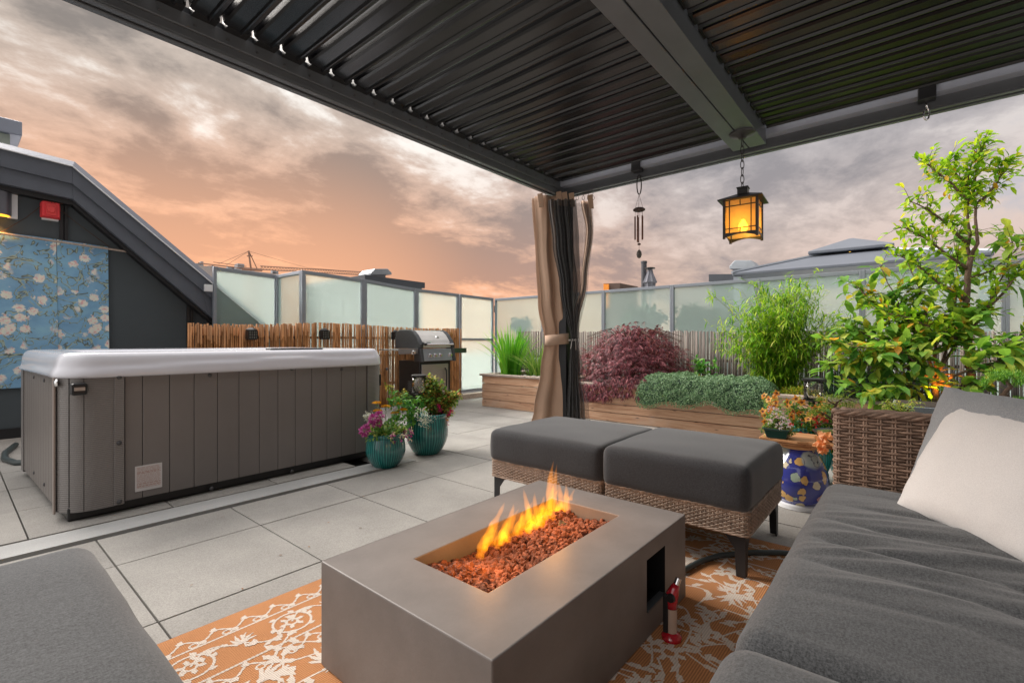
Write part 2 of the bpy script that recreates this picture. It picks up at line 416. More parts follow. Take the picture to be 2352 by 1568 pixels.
tag(q.build('cable', M_bark2), 'thin dark cable running from the red alarm to the hanging rod', 'cable')
sc_ = thing('wall_sconce', (.40, 6.85, 2.3), 'dark half-cylinder wall light glowing orange below, at the gable wall', 'wall light')
q = MB(); q.box((.40, 6.87, 2.19), (.472, 6.899, 2.44)); q.build('back_plate', M_white, sc_, bevel=.004)
q = MB(); pr = [(.30+.13*math.cos(a), 6.868-.11*math.sin(a)) for a in [math.pi*k/12 for k in range(13)]]
q.prism([(x, y, 2.205) for x, y in pr], (0, 0, .225)); q.build('shade', pbr('sconce_grey', (.16, .165, .19), .35, metal=.5), sc_, smooth=True, auto=40)
q = MB(); pr = [(.30+.115*math.cos(a), 6.868-.095*math.sin(a)) for a in [math.pi*k/12 for k in range(13)]]
q.prism([(x, y, 2.195) for x, y in pr], (0, 0, .008)); q.build('diffuser', emis('sconce_glow', (1, .42, .03), 2.2), sc_)
L = bpy.data.lights.new('sconce_light', 'SPOT'); L.energy = 6; L.color = (1, .45, .10); L.spot_size = R(100); L.spot_blend = .6; L.shadow_soft_size = .03
lo = bpy.data.objects.new('sconce_light', L); S.collection.objects.link(lo); lo.location = (.30, 6.80, 2.17); lo.rotation_euler = (R(8), 0, 0)

# blue cloth hangings
def cloth_mat():
    m, t = newmat('printed_blue_cloth')
    vec = t.n('ShaderNodeTexCoord').outputs['Object']
    b = t.ramp(t.noise(t.vm('MULTIPLY', vec, (1, 1, 1.4)), 3.2, 6, .6), [(.3, (.13, .29, .52)), (.52, (.22, .45, .68)), (.7, (.30, .58, .72))])
    b = t.mix(t.math('MULTIPLY', t.noise(t.vm('MULTIPLY', vec, (1, 1, 6)), 30, 3, .6), .35), b, (.30, .50, .66))
    tw = t.noise(vec, 6.5, 3, .5, 1.2)
    ln = t.math('ABSOLUTE', t.math('SUBTRACT', tw, .5))
    b = t.mix(t.math('MULTIPLY', t.step(ln, .022, .012), .85), b, (.12, .13, .09))
    b = t.mix(t.math('MULTIPLY', t.step(t.math('ABSOLUTE', t.math('SUBTRACT', tw, .517)), .016, .008), .85), b, (.42, .50, .38))
    wv = t.vm('ADD', vec, t.vm('MULTIPLY', t.n('ShaderNodeTexNoise', {'Vector': vec, 'Scale': 45.0, 'Detail': 3.0}).outputs['Color'], (.05, .05, .05)))
    vo = t.n('ShaderNodeTexVoronoi', {'Vector': wv, 'Scale': 9.0, 'Randomness': 1.0}, feature='F1')
    keep = t.step(t.noise(vec, 3.6, 2, .5), .42, .50)
    pet = t.noise(vec, 70, 3, .6)
    fl = t.math('MULTIPLY', t.step(t.math('ADD', vo.outputs['Distance'], t.math('MULTIPLY', pet, .28)), .56, .49), keep)
    fc = t.ramp(t.noise(vec, 38, 2, .5), [(.35, (.80, .48, .46)), (.46, (.85, .78, .72)), (.62, (.80, .84, .74))])
    b = t.mix(fl, b, fc)
    return finish(m, t, t.n('ShaderNodeBsdfPrincipled', {'Base Color': b, 'Roughness': .85}).outputs[0])
M_cloth = cloth_mat()
def hanging(x0, x1, zt0, zt1, zb, slant=0):
    q = MB(); nx, nz = 26, 40; g = []
    for k, y in ((0, 0), (1, .003)):
        for j in range(nz+1):
            for i in range(nx+1):
                s = i/nx; v = j/nz
                zt = zt0+(zt1-zt0)*s
                x = x0+(x1-x0)*s+slant*v
                z = zt+(zb-zt)*v
                yy = YW-.028+y+.006*math.sin(s*9+v*2)*v+.004*noise.noise(Vector((x*9, z*7, 1)))
                g.append((x, yy, z))
    n = (nx+1)*(nz+1)
    fs = [(j*(nx+1)+i, j*(nx+1)+i+1, (j+1)*(nx+1)+i+1, (j+1)*(nx+1)+i) for j in range(nz) for i in range(nx)]
    q.add(g, fs+[tuple(n+i for i in f[::-1]) for f in fs])
    return q.build('wall_hanging', M_cloth, smooth=True)
tag(hanging(-.15, .752, 2.052, 2.035, .50, .02), 'left strip of the blue flowered cloth on the gable wall, nearest the wall light', 'wall hanging', 'blue cloth hangings on the gable wall')
tag(hanging(.757, 1.173, 2.034, 2.017, .52, .012), 'right strip of the blue flowered cloth on the gable wall, ending under the wooden rod', 'wall hanging', 'blue cloth hangings on the gable wall')
q = MB(); q.tube([W(-60, 527, Y=6.84), W(300, 579, Y=6.84)], .011, 8)
tag(q.build('hanging_rod', M_cedarcap), 'wooden rod sticking out to the right of the blue cloth hangings', 'rod')
q = MB(); a = W(20, 1050, Z=.02)
q.tube([Vector((.42, 6.3, .02)), Vector((.33, 5.9, .02)), Vector((.31, 5.6, .02)), Vector((.36, 5.35, .02)), Vector((.6, 5.2, .02))], .022, 8)
tag(q.build('water_hose', M_hose, smooth=True), 'black hose lying on the pavers behind the left corner of the hot tub', 'hose')

# ------------------------------------------------------------------ glass screens
def frame_panel(p0, p1, zt0, zt1, zb, post=.045, label='', mids=(), nm='glass_screen', ends=(True, True), grp='frosted glass screens round the terrace'):
    p0 = Vector((p0[0], p0[1], 0)); p1 = Vector((p1[0], p1[1], 0)); d = (p1-p0); Lg = d.length; d.normalize()
    n = Vector((-d.y, d.x, 0)); root = thing(nm, tuple((p0+p1)/2), label, 'glass screen', grp)
    def B(s0, s1, za0, za1, zb0, zb1, th):
        q = []
        for (s, a) in ((s0, zb0), (s1, zb1), (s1, za1), (s0, za0)):
            q.append(p0+d*s-n*th/2+Vector((0, 0, a)))
        return q, n*th
    def zt(s): return zt0+(zt1-zt0)*s/Lg
    q = MB(); h = post/2
    for k, s in enumerate((0, Lg)):
        if ends[k]:
            s0, s1 = max(s-h, 0) if k == 0 else Lg-h, (h if k == 0 else Lg)
            pp, nn_ = B(s0, s1, zt(s0), zt(s1), -.02, -.02, .05); q = MB(); q.prism(pp, nn_)
            q.build('post', M_frame, root, bevel=.003)
    for (z0, z1) in [(None, None)]+[(m, m+.035) for m in mids]+[(zb, zb+.035)]:
        if z0 is None: pp, nn_ = B(h+.001, Lg-h-.001, zt(h), zt(Lg-h), zt(h)-.042, zt(Lg-h)-.042, .046)
        else: pp, nn_ = B(h+.001, Lg-h-.001, z1, z1, z0, z0, .046)
        q = MB(); q.prism(pp, nn_); q.build('rail', M_frame, root, bevel=.003)
    zs = [zb+.035]+[v for m in mids for v in (m, m+.035)]
    tops = zs[1::2]; bots = zs[0::2]
    for k, b in enumerate(bots):
        q = MB()
        if k < len(tops): pp, nn_ = B(h+.002, Lg-h-.002, tops[k], tops[k], b, b, .008)
        else: pp, nn_ = B(h+.002, Lg-h-.002, zt(h)-.043, zt(Lg-h)-.043, b, b, .008)
        q.prism(pp, nn_); q.build('pane', M_frost, root)
    return root
YB = 5.93
frame_panel((2.15, 6.67), (2.93, 6.67), 1.898, 1.869, .1, .07, 'frosted glass screen at the foot of the dark gable roof')
q = MB(); a = W(468, 655, Y=6.64); b = W(482, 670, Y=6.64)
q.box((a.x, 6.60, b.z), (b.x+.02, 6.64, a.z+.01)); tag(q.build('wall_bracket', M_white, bevel=.003), 'small white bolted bracket joining the glass screen to the roof edge', 'bracket')
frame_panel((2.93, 6.64), (2.93, 5.96), 1.869, 1.867, .1, .05, 'short frosted glass screen turning the corner towards the hot tub')
fx = [2.905, 3.80, 4.72, 5.63]; fz = [1.867, 1.842, 1.785, 1.772]
lb = ['widest frosted glass screen above the bamboo, right of the corner post', 'frosted glass screen above the bamboo with the flat roof vent behind it', 'frosted glass screen directly above the barbecue lid']
for k in range(3): frame_panel((fx[k], YB), (fx[k+1], YB), fz[k], fz[k+1], .1, .085 if k else .1, lb[k])
frame_panel((5.66, YB), (6.5, YB), 1.772, 1.762, .10, .06, 'tall two-pane frosted glass screen between the barbecue and the grass planter', mids=(.985,))
XR = 6.52
ry = [5.88, 4.79, 3.64, 2.565, 1.479, .43, -.675, -1.9]
rl = ['frosted glass screen behind the tall green grass blades, next to the terrace corner', 'frosted glass screen mostly hidden by the tied curtain',
      'frosted glass screen directly above the red maple', 'frosted glass screen between the red maple and the bamboo clump',
      'frosted glass screen directly behind the bamboo clump and broad-leaved tree', 'frosted glass screen behind the crown of the tall slender tree', 'frosted glass screen at the right end, behind the small pine bonsai']
for k in range(7): frame_panel((XR, ry[k]), (XR, ry[k+1]), 1.75, 1.75, .1, .055, rl[k])
mb = MB(); mb.box((6.50, 5.87, 1.50), (6.53, 5.90, 1.62)); tag(mb.build('gate_hinge', M_blackpl, bevel=.003), 'small black hinge on the corner post of the glass screens', 'hinge')

# ------------------------------------------------------------------ cane screens
def canes(x0, x1, y, ztf, r0, zb, seedn, axis='x', lean=.02, gapf=0, nodes=True):
    rr = random.Random(seedn); q = MB(); x = x0; k = 0
    while x < x1:
        r = r0*rr.uniform(.7, 1.25); z = ztf(x)+rr.uniform(-.008, .006)-(.02 if rr.random() < .06 else 0)
        le = rr.uniform(-lean, lean); yy = y+rr.uniform(-.005, .005)
        zz = [zb]; 
        if nodes:
            t = zb+rr.uniform(.08, .3)
            while t < z-.05: zz.append(t); t += rr.uniform(.16, .28)
        path = []; rad = []
        for i, h in enumerate(zz):
            if i: path += [h-.004, h, h+.004]; rad += [r*.97, r*1.18, r]
            else: path.append(h); rad.append(r)
        path.append(z); rad.append(r*.95)
        pp = [Vector((x+le*(h-zb), yy, h)) if axis == 'x' else Vector((yy, x+le*(h-zb), h)) for h in path]
        q.tube(pp, rad, 5 if nodes else 5)
        x += 2*r*rr.uniform(.94, 1.06)
        if rr.random() < gapf: x += rr.uniform(.004, .013)
    return q
def ztop(x): return 1.165+.012*math.sin(x*2.3)+.02*math.exp(-((x-3.1)/.7)**2)+.02*(x-1.6)/4
bs = thing('bamboo_screen', (3.6, 5.8, 0), 'orange-brown bamboo cane screen along the glass wall behind the hot tub and barbecue', 'bamboo screen')
canes(1.64, 2.95, 5.80, ztop, .0115, .02, 3, gapf=.0, lean=.012).build('cane_panel', M_bamboo, bs, smooth=True)
canes(2.955, 4.75, 5.80, ztop, .0098, .02, 4, gapf=.05, lean=.014).build('cane_panel', M_bamboo, bs, smooth=True)
canes(4.755, 5.56, 5.80, ztop, .0105, .02, 5, gapf=.02, lean=.012).build('cane_panel', M_bamboo, bs, smooth=True)
for z in (.35, .75, 1.0): q = MB(); q.box((1.66, 5.822, z), (5.55, 5.834, z+.03)); q.build('batten', M_bark, bs)
canes(1.65, 2.95, 5.845, lambda x: ztop(x)-.03, .0115, .02, 13, gapf=.0, lean=.01).build('cane_panel', M_bamboo, bs, smooth=True)
canes(4.3, 5.55, 5.845, lambda x: ztop(x)-.03, .0105, .02, 14, gapf=.0, lean=.01).build('cane_panel', M_bamboo, bs, smooth=True)
rs = thing('reed_fence', (6.42, 2.0, .4), 'weathered grey reed fence along the back of the wooden planters', 'reed fence')
canes(-.9, 5.3, 6.44, lambda y: 1.075+.06*(y/5)+.006*math.sin(y*3), .0105, .3, 8, axis='y', nodes=False, gapf=.02, lean=.02).build('reed_panel', M_reed, rs, smooth=True)
q = MB(); q.box((6.458, -.9, .7), (6.468, 5.3, .73)); q.build('batten', M_bark, rs)

def block_lantern(u, v):
    c = W(u, v, Y=5.74)
    t = thing('screen_lantern', tuple(c), None, 'lantern', 'small black lanterns on the bamboo screen')
    q = MB(); q.box((c.x-.042, 5.70, c.z-.044), (c.x+.042, 5.784, c.z+.044)); q.build('glow_box', pbr('lantern_panel_%d' % u, (.30, .29, .25), .4), t, bevel=.006)
    q = MB()
    for i in range(5): x = c.x-.045+i*.0225; q.box((x-.004, 5.692, c.z-.048), (x+.004, 5.699, c.z+.044))
    for z in (-.048, -.018, .012, .040): q.box((c.x-.048, 5.688, c.z+z-.004), (c.x+.048, 5.6915, c.z+z+.004))
    for sx in (-1, 1): q.box((c.x+sx*.046-.004, 5.70, c.z-.048), (c.x+sx*.046+.004, 5.785, c.z+.044))
    q.build('grille', M_blackpl, t)
    q = MB(); q.lathe([(.066, 0), (.064, .010), (.036, .028), (.0, .036)], (c.x, 5.742, c.z+.045), 4, mod=None)
    q.build('cap', M_blackpl, t, bevel=.004)
    q = MB(); q.box((c.x-.045, 5.70, c.z-.062), (c.x+.045, 5.784, c.z-.049)); q.build('base', M_blackpl, t, bevel=.004)
    return t
for (u, v, l) in ((578, 768, 'small black caged lantern at the left of the bamboo screen, below the roof edge reflection'), (745, 768, 'small black caged lantern in the middle of the bamboo screen'), (909, 770, 'small black caged lantern half hidden behind the barbecue lid')):
    block_lantern(u, v)['label'] = l

# ------------------------------------------------------------------ planters
XP = 5.17
def planter(y0, y1, h, label, ends=True):
    root = thing('wooden_planter', (XP+.6, (y0+y1)/2, 0), label, 'planter', 'cedar board planters along the reed fence')
    nb = 4; q = MB(); bh = (h-.03)/nb
    for k in range(nb):
        z0 = k*bh+.004; z1 = (k+1)*bh-.003
        cut = .04 if k % 2 else 0
        q.box((XP, y0+.0, z0), (XP+.04, y1-cut, z1))
        q.box((XP+.041 if not k % 2 else XP+.041, y1-.04, z0), (6.40, y1, z1))
        q.box((XP+.041, y0, z0), (6.40, y0+.04, z1))
        if cut: q.box((XP, y1-.039, z0), (XP+.0405, y1, z1))
    q.build('side_boards', M_cedar, root, bevel=.003)
    q = MB(); q.box((XP-.03, y0-.02, h-.029), (XP+.09, y1+.03, h)); q.box((XP+.091, y1-.07, h-.029), (6.40, y1+.03, h-.001))
    q.build('cap_board', M_cedarcap, root, bevel=.004)
    q = MB(); nx, ny = 14, int((y1-y0)*10)
    g = [(XP+.05+(6.39-XP-.05)*i/nx, y0+.05+(y1-y0-.1)*j/ny, h-.05+.02*noise.noise(Vector((i*.5, j*.5, y0)))) for j in range(ny+1) for i in range(nx+1)]
    q.add(g, [(j*(nx+1)+i, j*(nx+1)+i+1, (j+1)*(nx+1)+i+1, (j+1)*(nx+1)+i) for j in range(ny) for i in range(nx)])
    q.build('soil', M_soil, root, smooth=True)
    return root
planter(3.80, 4.93, .485, 'cedar planter holding the tall green grass blades near the glass gate')
planter(.17, 3.72, .455, 'long cedar planter holding the red maple and bamboo clump')

# ------------------------------------------------------------------ pergola
pg = thing('pergola', (3.66, 2.46, 0), 'black metal pergola with louvered roof over the seating', 'pergola')
ZB = 2.30
def beam(name, boxes, mat, label=None):
    q = MB()
    for a, b in boxes: q.box(a, b)
    o = q.build(name, mat, pg, bevel=.004)
    if label: o['label'] = label
    return o
X0, X1, Y0, Y1 = -.35, 3.72, -2.2, 2.53
beam('beam', [((X0, Y1-.085, ZB), (X1, Y1, ZB+.135)), ((X0, Y1-.088, ZB-.012), (X1+.002, Y1-.055, ZB-.0005)), ((X0, Y1-.03, ZB-.012), (X1+.002, Y1+.003, ZB-.0005)),
              ((X0, Y1-.10, ZB+.035), (X1-.12, Y1-.0855, ZB+.10))], M_greybeam)
beam('beam', [((X1-.085, Y0, ZB), (X1, Y1-.0855, ZB+.20)), ((X1-.088, Y0, ZB-.012), (X1-.055, Y1-.09, ZB-.0005)), ((X1-.03, Y0, ZB-.012), (X1+.003, Y1-.09, ZB-.0005))], M_greybeam)
beam('beam', [((X0, .76, ZB-.002), (X1-.15, .862, ZB+.16)), ((X0, .870, ZB-.002), (X1-.15, .968, ZB+.16)), ((X0, .863, ZB+.006), (X1-.15, .869, ZB+.15))], M_greybeam)
beam('beam', [((X0, Y0, ZB), (X0+.085, Y1-.0855, ZB+.2))], M_greybeam)
beam('beam', [((X0+.086, Y0, ZB), (X1-.086, Y0+.085, ZB+.2))], M_greybeam)
# gutter along the right beam
q = MB(); q.box((X1-.155, Y0+.09, ZB+.055), (X1-.087, Y1-.105, ZB+.062)); q.box((X1-.158, Y0+.09, ZB+.055), (X1-.1551, Y1-.105, ZB+.105))
q.tube([(X1-.156, Y0+.09, ZB+.105), (X1-.156, Y1-.105, ZB+.105)], .006, 6)
q.build('gutter', pbr('gutter_metal', (.34, .36, .42), .25, spec=.6), pg)
# louvers
pitch = .131
def louver_prof():
    return [(0, .052), (.006, .050), (.012, .012), (.022, .004), (.078, .0), (.083, -.011), (.090, -.011), (.095, .002), (.116, .006), (.126, .018), (.128, .036), (.122, .036), (.118, .020), (.088, .012), (.022, .014), (.018, .056), (0, .058)]
for (ya, yb) in ((.985, 2.37), (Y0+.09, .742)):
    k = 0; x = X0+.095
    while x+pitch < X1-.15:
        q = MB(); q.prism([(x+px, ya, ZB+.085+pz) for px, pz in louver_prof()], (0, yb-ya, 0))
        q.build('louver', M_louver, pg)
        x += pitch; k += 1
# pivot brackets along the left beam, with daylight between them
x = X0+.095; M_bolt = pbr('dull_bolt', (.10, .10, .105), .5, metal=.5)
while x+pitch < X1-.15:
    q = MB(); q.prism([(x+.034, 2.371, ZB+.095), (x+.131, 2.371, ZB+.095), (x+.131, 2.371, ZB+.20), (x+.034, 2.371, ZB+.20)], (0, .074, 0)); q.build('pivot_bracket', M_blackmetal, pg)
    q = MB(); q.box((x+.004, .742, ZB+.10), (x+.09, .7595, ZB+.16)); q.build('pivot_bracket', M_blackmetal, pg)
    q = MB(); q.box((x+.004, .969, ZB+.10), (x+.11, .984, ZB+.16)); q.build('pivot_bracket', M_blackmetal, pg)
    q = MB(); q.lathe([(.0, -.006), (.006, -.005), (.006, .002)], (x+.05, 2.43, ZB+.06), 8, axis='y'); q.build('bolt', M_bolt, pg)
    x += pitch
for (x, y) in ((X1-.105, Y1-.108), (X0+.11, Y1-.11), (X0+.11, Y0+.1), (X1-.105, Y0+.1)):
    q = MB(); q.box((x-.06, y-.06, 0), (x+.06, y+.06, ZB-.013)); q.build('post', M_blackmetal, pg, bevel=.004)
for v in (1.70, -.06):
    q = MB(); q.box((X1-.165, v-.04, ZB+.03), (X1-.10, v+.04, ZB+.12)); q.build('mounting_clip', M_blackmetal, pg, bevel=.004)
# ================================================================== furniture and large things
def lattice(a, b, n, r):
    L = b-a; e = [r*(1-math.cos(math.pi/2*i/4)) for i in range(5)]
    m = [r+(L-2*r)*i/n for i in range(1, n)]
    return [a+x for x in e]+[a+x for x in m]+[b-x for x in e[::-1]]
def rbox(mb, a, b, r, n=(12, 12, 4), f=None, mi=0):
    """box with rounded edges and a dense skin; f(p, unit) may push points"""
    L = [lattice(a[k], b[k], n[k], r) for k in range(3)]; N = [len(x)-1 for x in L]
    idx = {}; vs = []
    c = [(a[k]+b[k])/2 for k in range(3)]; h = [(b[k]-a[k])/2 for k in range(3)]
    def vert(i, j, k):
        key = (i, j, k)
        if key not in idx:
            p = Vector((L[0][i], L[1][j], L[2][k]))
            q = Vector([min(max(p[t], a[t]+r), b[t]-r) for t in range(3)]); d = p-q
            if d.length > 1e-9: p = q+d.normalized()*r
            if f: p = f(p, Vector([(p[t]-c[t])/h[t] for t in range(3)]))
            idx[key] = len(vs); vs.append(p)
        return idx[key]
    fs = []
    for s in (0, 1):
        for i in range(N[0]):
            for j in range(N[1]):
                k = N[2]*s; q = [vert(i, j, k), vert(i+1, j, k), vert(i+1, j+1, k), vert(i, j+1, k)]; fs.append(tuple(q if s else q[::-1]))
        for i in range(N[0]):
            for k in range(N[2]):
                j = N[1]*s; q = [vert(i, j, k), vert(i+1, j, k), vert(i+1, j, k+1), vert(i, j, k+1)]; fs.append(tuple(q[::-1] if s else q))
        for j in range(N[1]):
            for k in range(N[2]):
                i = N[0]*s; q = [vert(i, j, k), vert(i, j+1, k), vert(i, j+1, k+1), vert(i, j, k+1)]; fs.append(tuple(q if s else q[::-1]))
    mb.add(vs, fs, mi)
def cushion(name, a, b, r, mat, root, puff=.015, n=(24, 24, 6), wr=None, seed=0):
    def f(p, s):
        k = max(0, 1-s.x**4)*max(0, 1-s.y**4)
        q = Vector(p)
        if s.z > 0: q.z += puff*k*s.z
        bul = max(0, 1-s.z*s.z)*.35*puff
        q.x += bul*(1 if s.x > 0 else -1)*abs(s.x)**8; q.y += bul*(1 if s.y > 0 else -1)*abs(s.y)**8
        nz = noise.noise(Vector((p.x*5+seed, p.y*5, p.z*4)))*.0045
        q.z += nz; q.x += noise.noise(Vector((p.y*6, p.z*6, seed+3)))*.003; q.y += noise.noise(Vector((p.x*6, p.z*6, seed+8)))*.003
        if wr: q = wr(q, s)
        return q
    m = MB(); rbox(m, a, b, r, n, f); return m.build(name, mat, root, smooth=True)

def rrect(x0, y0, x1, y1, r, n=5):
    pts = []
    for (cx, cy, a0) in ((x1-r, y1-r, 0), (x0+r, y1-r, 90), (x0+r, y0+r, 180), (x1-r, y0+r, 270)):
        for i in range(n+1):
            a = R(a0+90*i/n); pts.append(Vector((cx+r*math.cos(a), cy+r*math.sin(a))))
    return pts
def resample(pts, step, closed=True):
    P = pts+[pts[0]] if closed else pts; out = []; L = 0; seg = []
    for i in range(len(P)-1): seg.append((P[i+1]-P[i]).length)
    T = sum(seg); n = max(4, int(round(T/step))); 
    i = 0; acc = 0
    for k in range(n if closed else n+1):
        d = T*k/n
        while i < len(seg)-1 and acc+seg[i] < d: acc += seg[i]; i += 1
        t = (d-acc)/seg[i] if seg[i] else 0
        out.append((P[i]+(P[i+1]-P[i])*t, (P[i+1]-P[i]).normalized()))
    return out
def weave(mb, pts, z0, z1, row, stake, amp, rad, pair=1, seedn=0, fill=.56):
    """real basket weave: strands run round the outline in and out of upright stakes"""
    rr = random.Random(seedn); sub = 4
    base = resample(pts, stake/sub); n = len(base)-(len(base) % (2*sub)); base = resample(pts, sum((pts[i]-pts[i-1]).length for i in range(len(pts)))/n)
    n = len(base); rows = int(round((z1-z0)/row)); rowh = (z1-z0)/rows
    for k in range(rows):
        z = z0+rowh*(k+.5); ph = k % 2; vs = []; jz = rr.uniform(-.0006, .0006)
        m = 5
        for i in range(n):
            p, t = base[i]; nrm = Vector((t.y, -t.x))
            o = amp*math.cos(math.pi*i/sub+ph*math.pi)+rr.uniform(-.0004, .0004)
            for j in range(m):
                a = 2*math.pi*j/m
                q = p+nrm*(o+math.cos(a)*rad*.7)
                vs.append((q.x, q.y, z+jz+math.sin(a)*rowh*fill))
        mb.add(vs, [(i*m+j, ((i+1) % n)*m+j, ((i+1) % n)*m+(j+1) % m, i*m+(j+1) % m) for i in range(n) for j in range(m)])
    for i in range(0, n, sub):
        p, t = base[i]; q = p
        for dq in ((-.0042, .0042) if pair > 1 else (0,)):
            qq = q+t*dq; mb.tube([(qq.x, qq.y, z0), (qq.x, qq.y, z1)], rad*.75, 5)
def rimbraid(mb, pts, z, rad):
    base = resample(pts, .012)
    for ph in (0, 2.1, 4.2):
        path = []
        for i, (p, t) in enumerate(base+[base[0]]):
            nrm = Vector((t.y, -t.x)); q = p+nrm*math.cos(i*.75+ph)*rad*.55; path.append((q.x, q.y, z+math.sin(i*.75+ph)*rad*.5))
        mb.tube(path, rad*.62, 5, cap=False)

# ------------------------------------------------------------------ hot tub
TX0, TX1, TY0, TY1 = .352, 2.395, 3.43, 5.05
tub = thing('hot_tub', (1.4, 4.3, 0), 'square hot tub with a glossy white rim and brown-grey panelled sides', 'hot tub')
M_panel = pbr('tub_panel', (.19, .175, .168), .42, var=.06, vscale=2, bump=.06, bscale=500, speck=.12, sscale=300, spec=.4)
def ribbed():
    m, t = newmat('ribbed_panel')
    vec = t.n('ShaderNodeTexCoord').outputs['Object']
    wv = t.n('ShaderNodeTexWave', {'Vector': vec, 'Scale': 30.0, 'Distortion': 0.0}, bands_direction='Z').outputs['Fac']
    c = t.mix(wv, (.175, .162, .155), (.24, .225, .216))
    nb = t.n('ShaderNodeBump', {'Strength': .5, 'Distance': .003, 'Height': wv}).outputs[0]
    return finish(m, t, t.n('ShaderNodeBsdfPrincipled', {'Base Color': c, 'Roughness': .36, 'Normal': nb}).outputs[0])
M_rib = ribbed()
q = MB(); q.box((TX0+.03, TY0+.035, 0), (TX1-.03, TY1-.03, .075)); q.build('base', M_blackpl, tub, bevel=.01)
ZS0, ZS1 = .06, .775
q = MB(); q.box((TX0+.035, TY0+.037, .076), (TX1-.035, TY1-.04, ZS1)); q.build('core', M_blackpl, tub)
RC = .15
def skirt(p0, p1, name, mat, z0=ZS0):
    d = (p1-p0).normalized(); n = Vector((d.y, -d.x)); g = .0022
    q = MB(); a = p0+d*g; b = p1-d*g
    q.prism([(a.x, a.y, z0), (b.x, b.y, z0), (b.x-n.x*.02, b.y-n.y*.02, z0), (a.x-n.x*.02, a.y-n.y*.02, z0)], (0, 0, ZS1-z0))
    return q
us = [265, 307, 371, 429, 484, 535, 583, 627, 668, 707, 743, 777, 810, 837]
bx = [W(u, 900, Y=TY0).x for u in us]; bx = [bx[0]]+bx[1:]
allb = MB()
for i in range(len(bx)-1):
    g = .0012; allb.box((bx[i]+g, TY0, ZS0), (bx[i+1]-g, TY0+.02, ZS1))
allb.build('front_panel', M_panel, tub, bevel=.003)
q = MB(); y = TY0+.19
while y < TY1-.26: q.box((TX0, y+.0022, ZS0), (TX0+.02, min(y+.093, TY1-.19)-.0022, ZS1)); y += .093
q.build('side_panel', pbr('tub_side_panel', (.175, .155, .143), .42, var=.06, bump=.06, bscale=500, speck=.1), tub, bevel=.003)
q = MB(); y = TY0+.19
while y < TY1-.19: q.box((TX1-.02, y+.0022, ZS0), (TX1, min(y+.093, TY1-.19)-.0022, ZS1)); y += .093
q.build('side_panel', M_panel, tub, bevel=.003)
q = MB(); q.box((TX0+.2, TY1-.02, ZS0), (TX1-.2, TY1, ZS1)); q.build('back_panel', M_panel, tub)
def corner(cx, cy, a0, ext1, ext2, name='corner_panel'):
    """rounded ribbed corner, running ext1 along one side and ext2 along the other"""
    pts = []
    A = [R(a0+90*i/10) for i in range(11)]
    ctr = Vector((cx, cy)); d1 = Vector((-math.sin(A[0]), math.cos(A[0]))); d2 = Vector((-math.sin(A[-1]), math.cos(A[-1])))
    o = [ctr+Vector((math.cos(A[0]), math.sin(A[0])))*RC-d1*ext1]+[ctr+Vector((math.cos(a), math.sin(a)))*RC for a in A]+[ctr+Vector((math.cos(A[-1]), math.sin(A[-1])))*RC+d2*ext2]
    i_ = [ctr+Vector((math.cos(A[0]), math.sin(A[0])))*(RC-.03)-d1*ext1]+[ctr+Vector((math.cos(a), math.sin(a)))*(RC-.03) for a in A]+[ctr+Vector((math.cos(A[-1]), math.sin(A[-1])))*(RC-.03)+d2*ext2]
    q = MB(); q.prism([(p.x, p.y, ZS0-.012) for p in o]+[(p.x, p.y, ZS0-.012) for p in i_[::-1]], (0, 0, ZS1-ZS0+.011))
    return q.build(name, M_rib, tub, smooth=True, auto=30)
e = .006
corner(TX0-e+RC, TY0-e+RC, 180, .04, bx[0]-(TX0+RC)-.001)
corner(TX1+e-RC, TY0-e+RC, 270, TX1-RC-bx[-1]-.001, .10)
corner(TX0-e+RC, TY1+e-RC, 90, .1, .1); corner(TX1+e-RC, TY1+e-RC, 0, .1, .1)
q = MB(); xa, xb = W(240, 900, Y=TY0-.01).x, W(264, 900, Y=TY0-.01).x
q.box((xa, TY0-.014, ZS0-.01), (xb, TY0-e-.0005, ZS1-.004)); q.build('edge_strip', M_rib, tub, bevel=.003)
q = MB(); q.box((TX0-.016, TY0+.10, ZS0-.02), (TX0-e-.001, TY0+.13, ZS1-.004)); q.build('edge_strip', pbr('edge_strip_light', (.30, .25, .22), .4), tub, bevel=.002)
q = MB(); xg = W(169, 900, Y=TY0).x; yj = TY0-e+.15-math.sqrt(max(0, .0225-max(0, .15-(xg-TX0+e))**2)); q.box((xg-.0012, yj-.0012, ZS0-.01), (xg+.0012, yj+.012, ZS1-.002)); q.build('panel_joint', M_blackpl, tub)
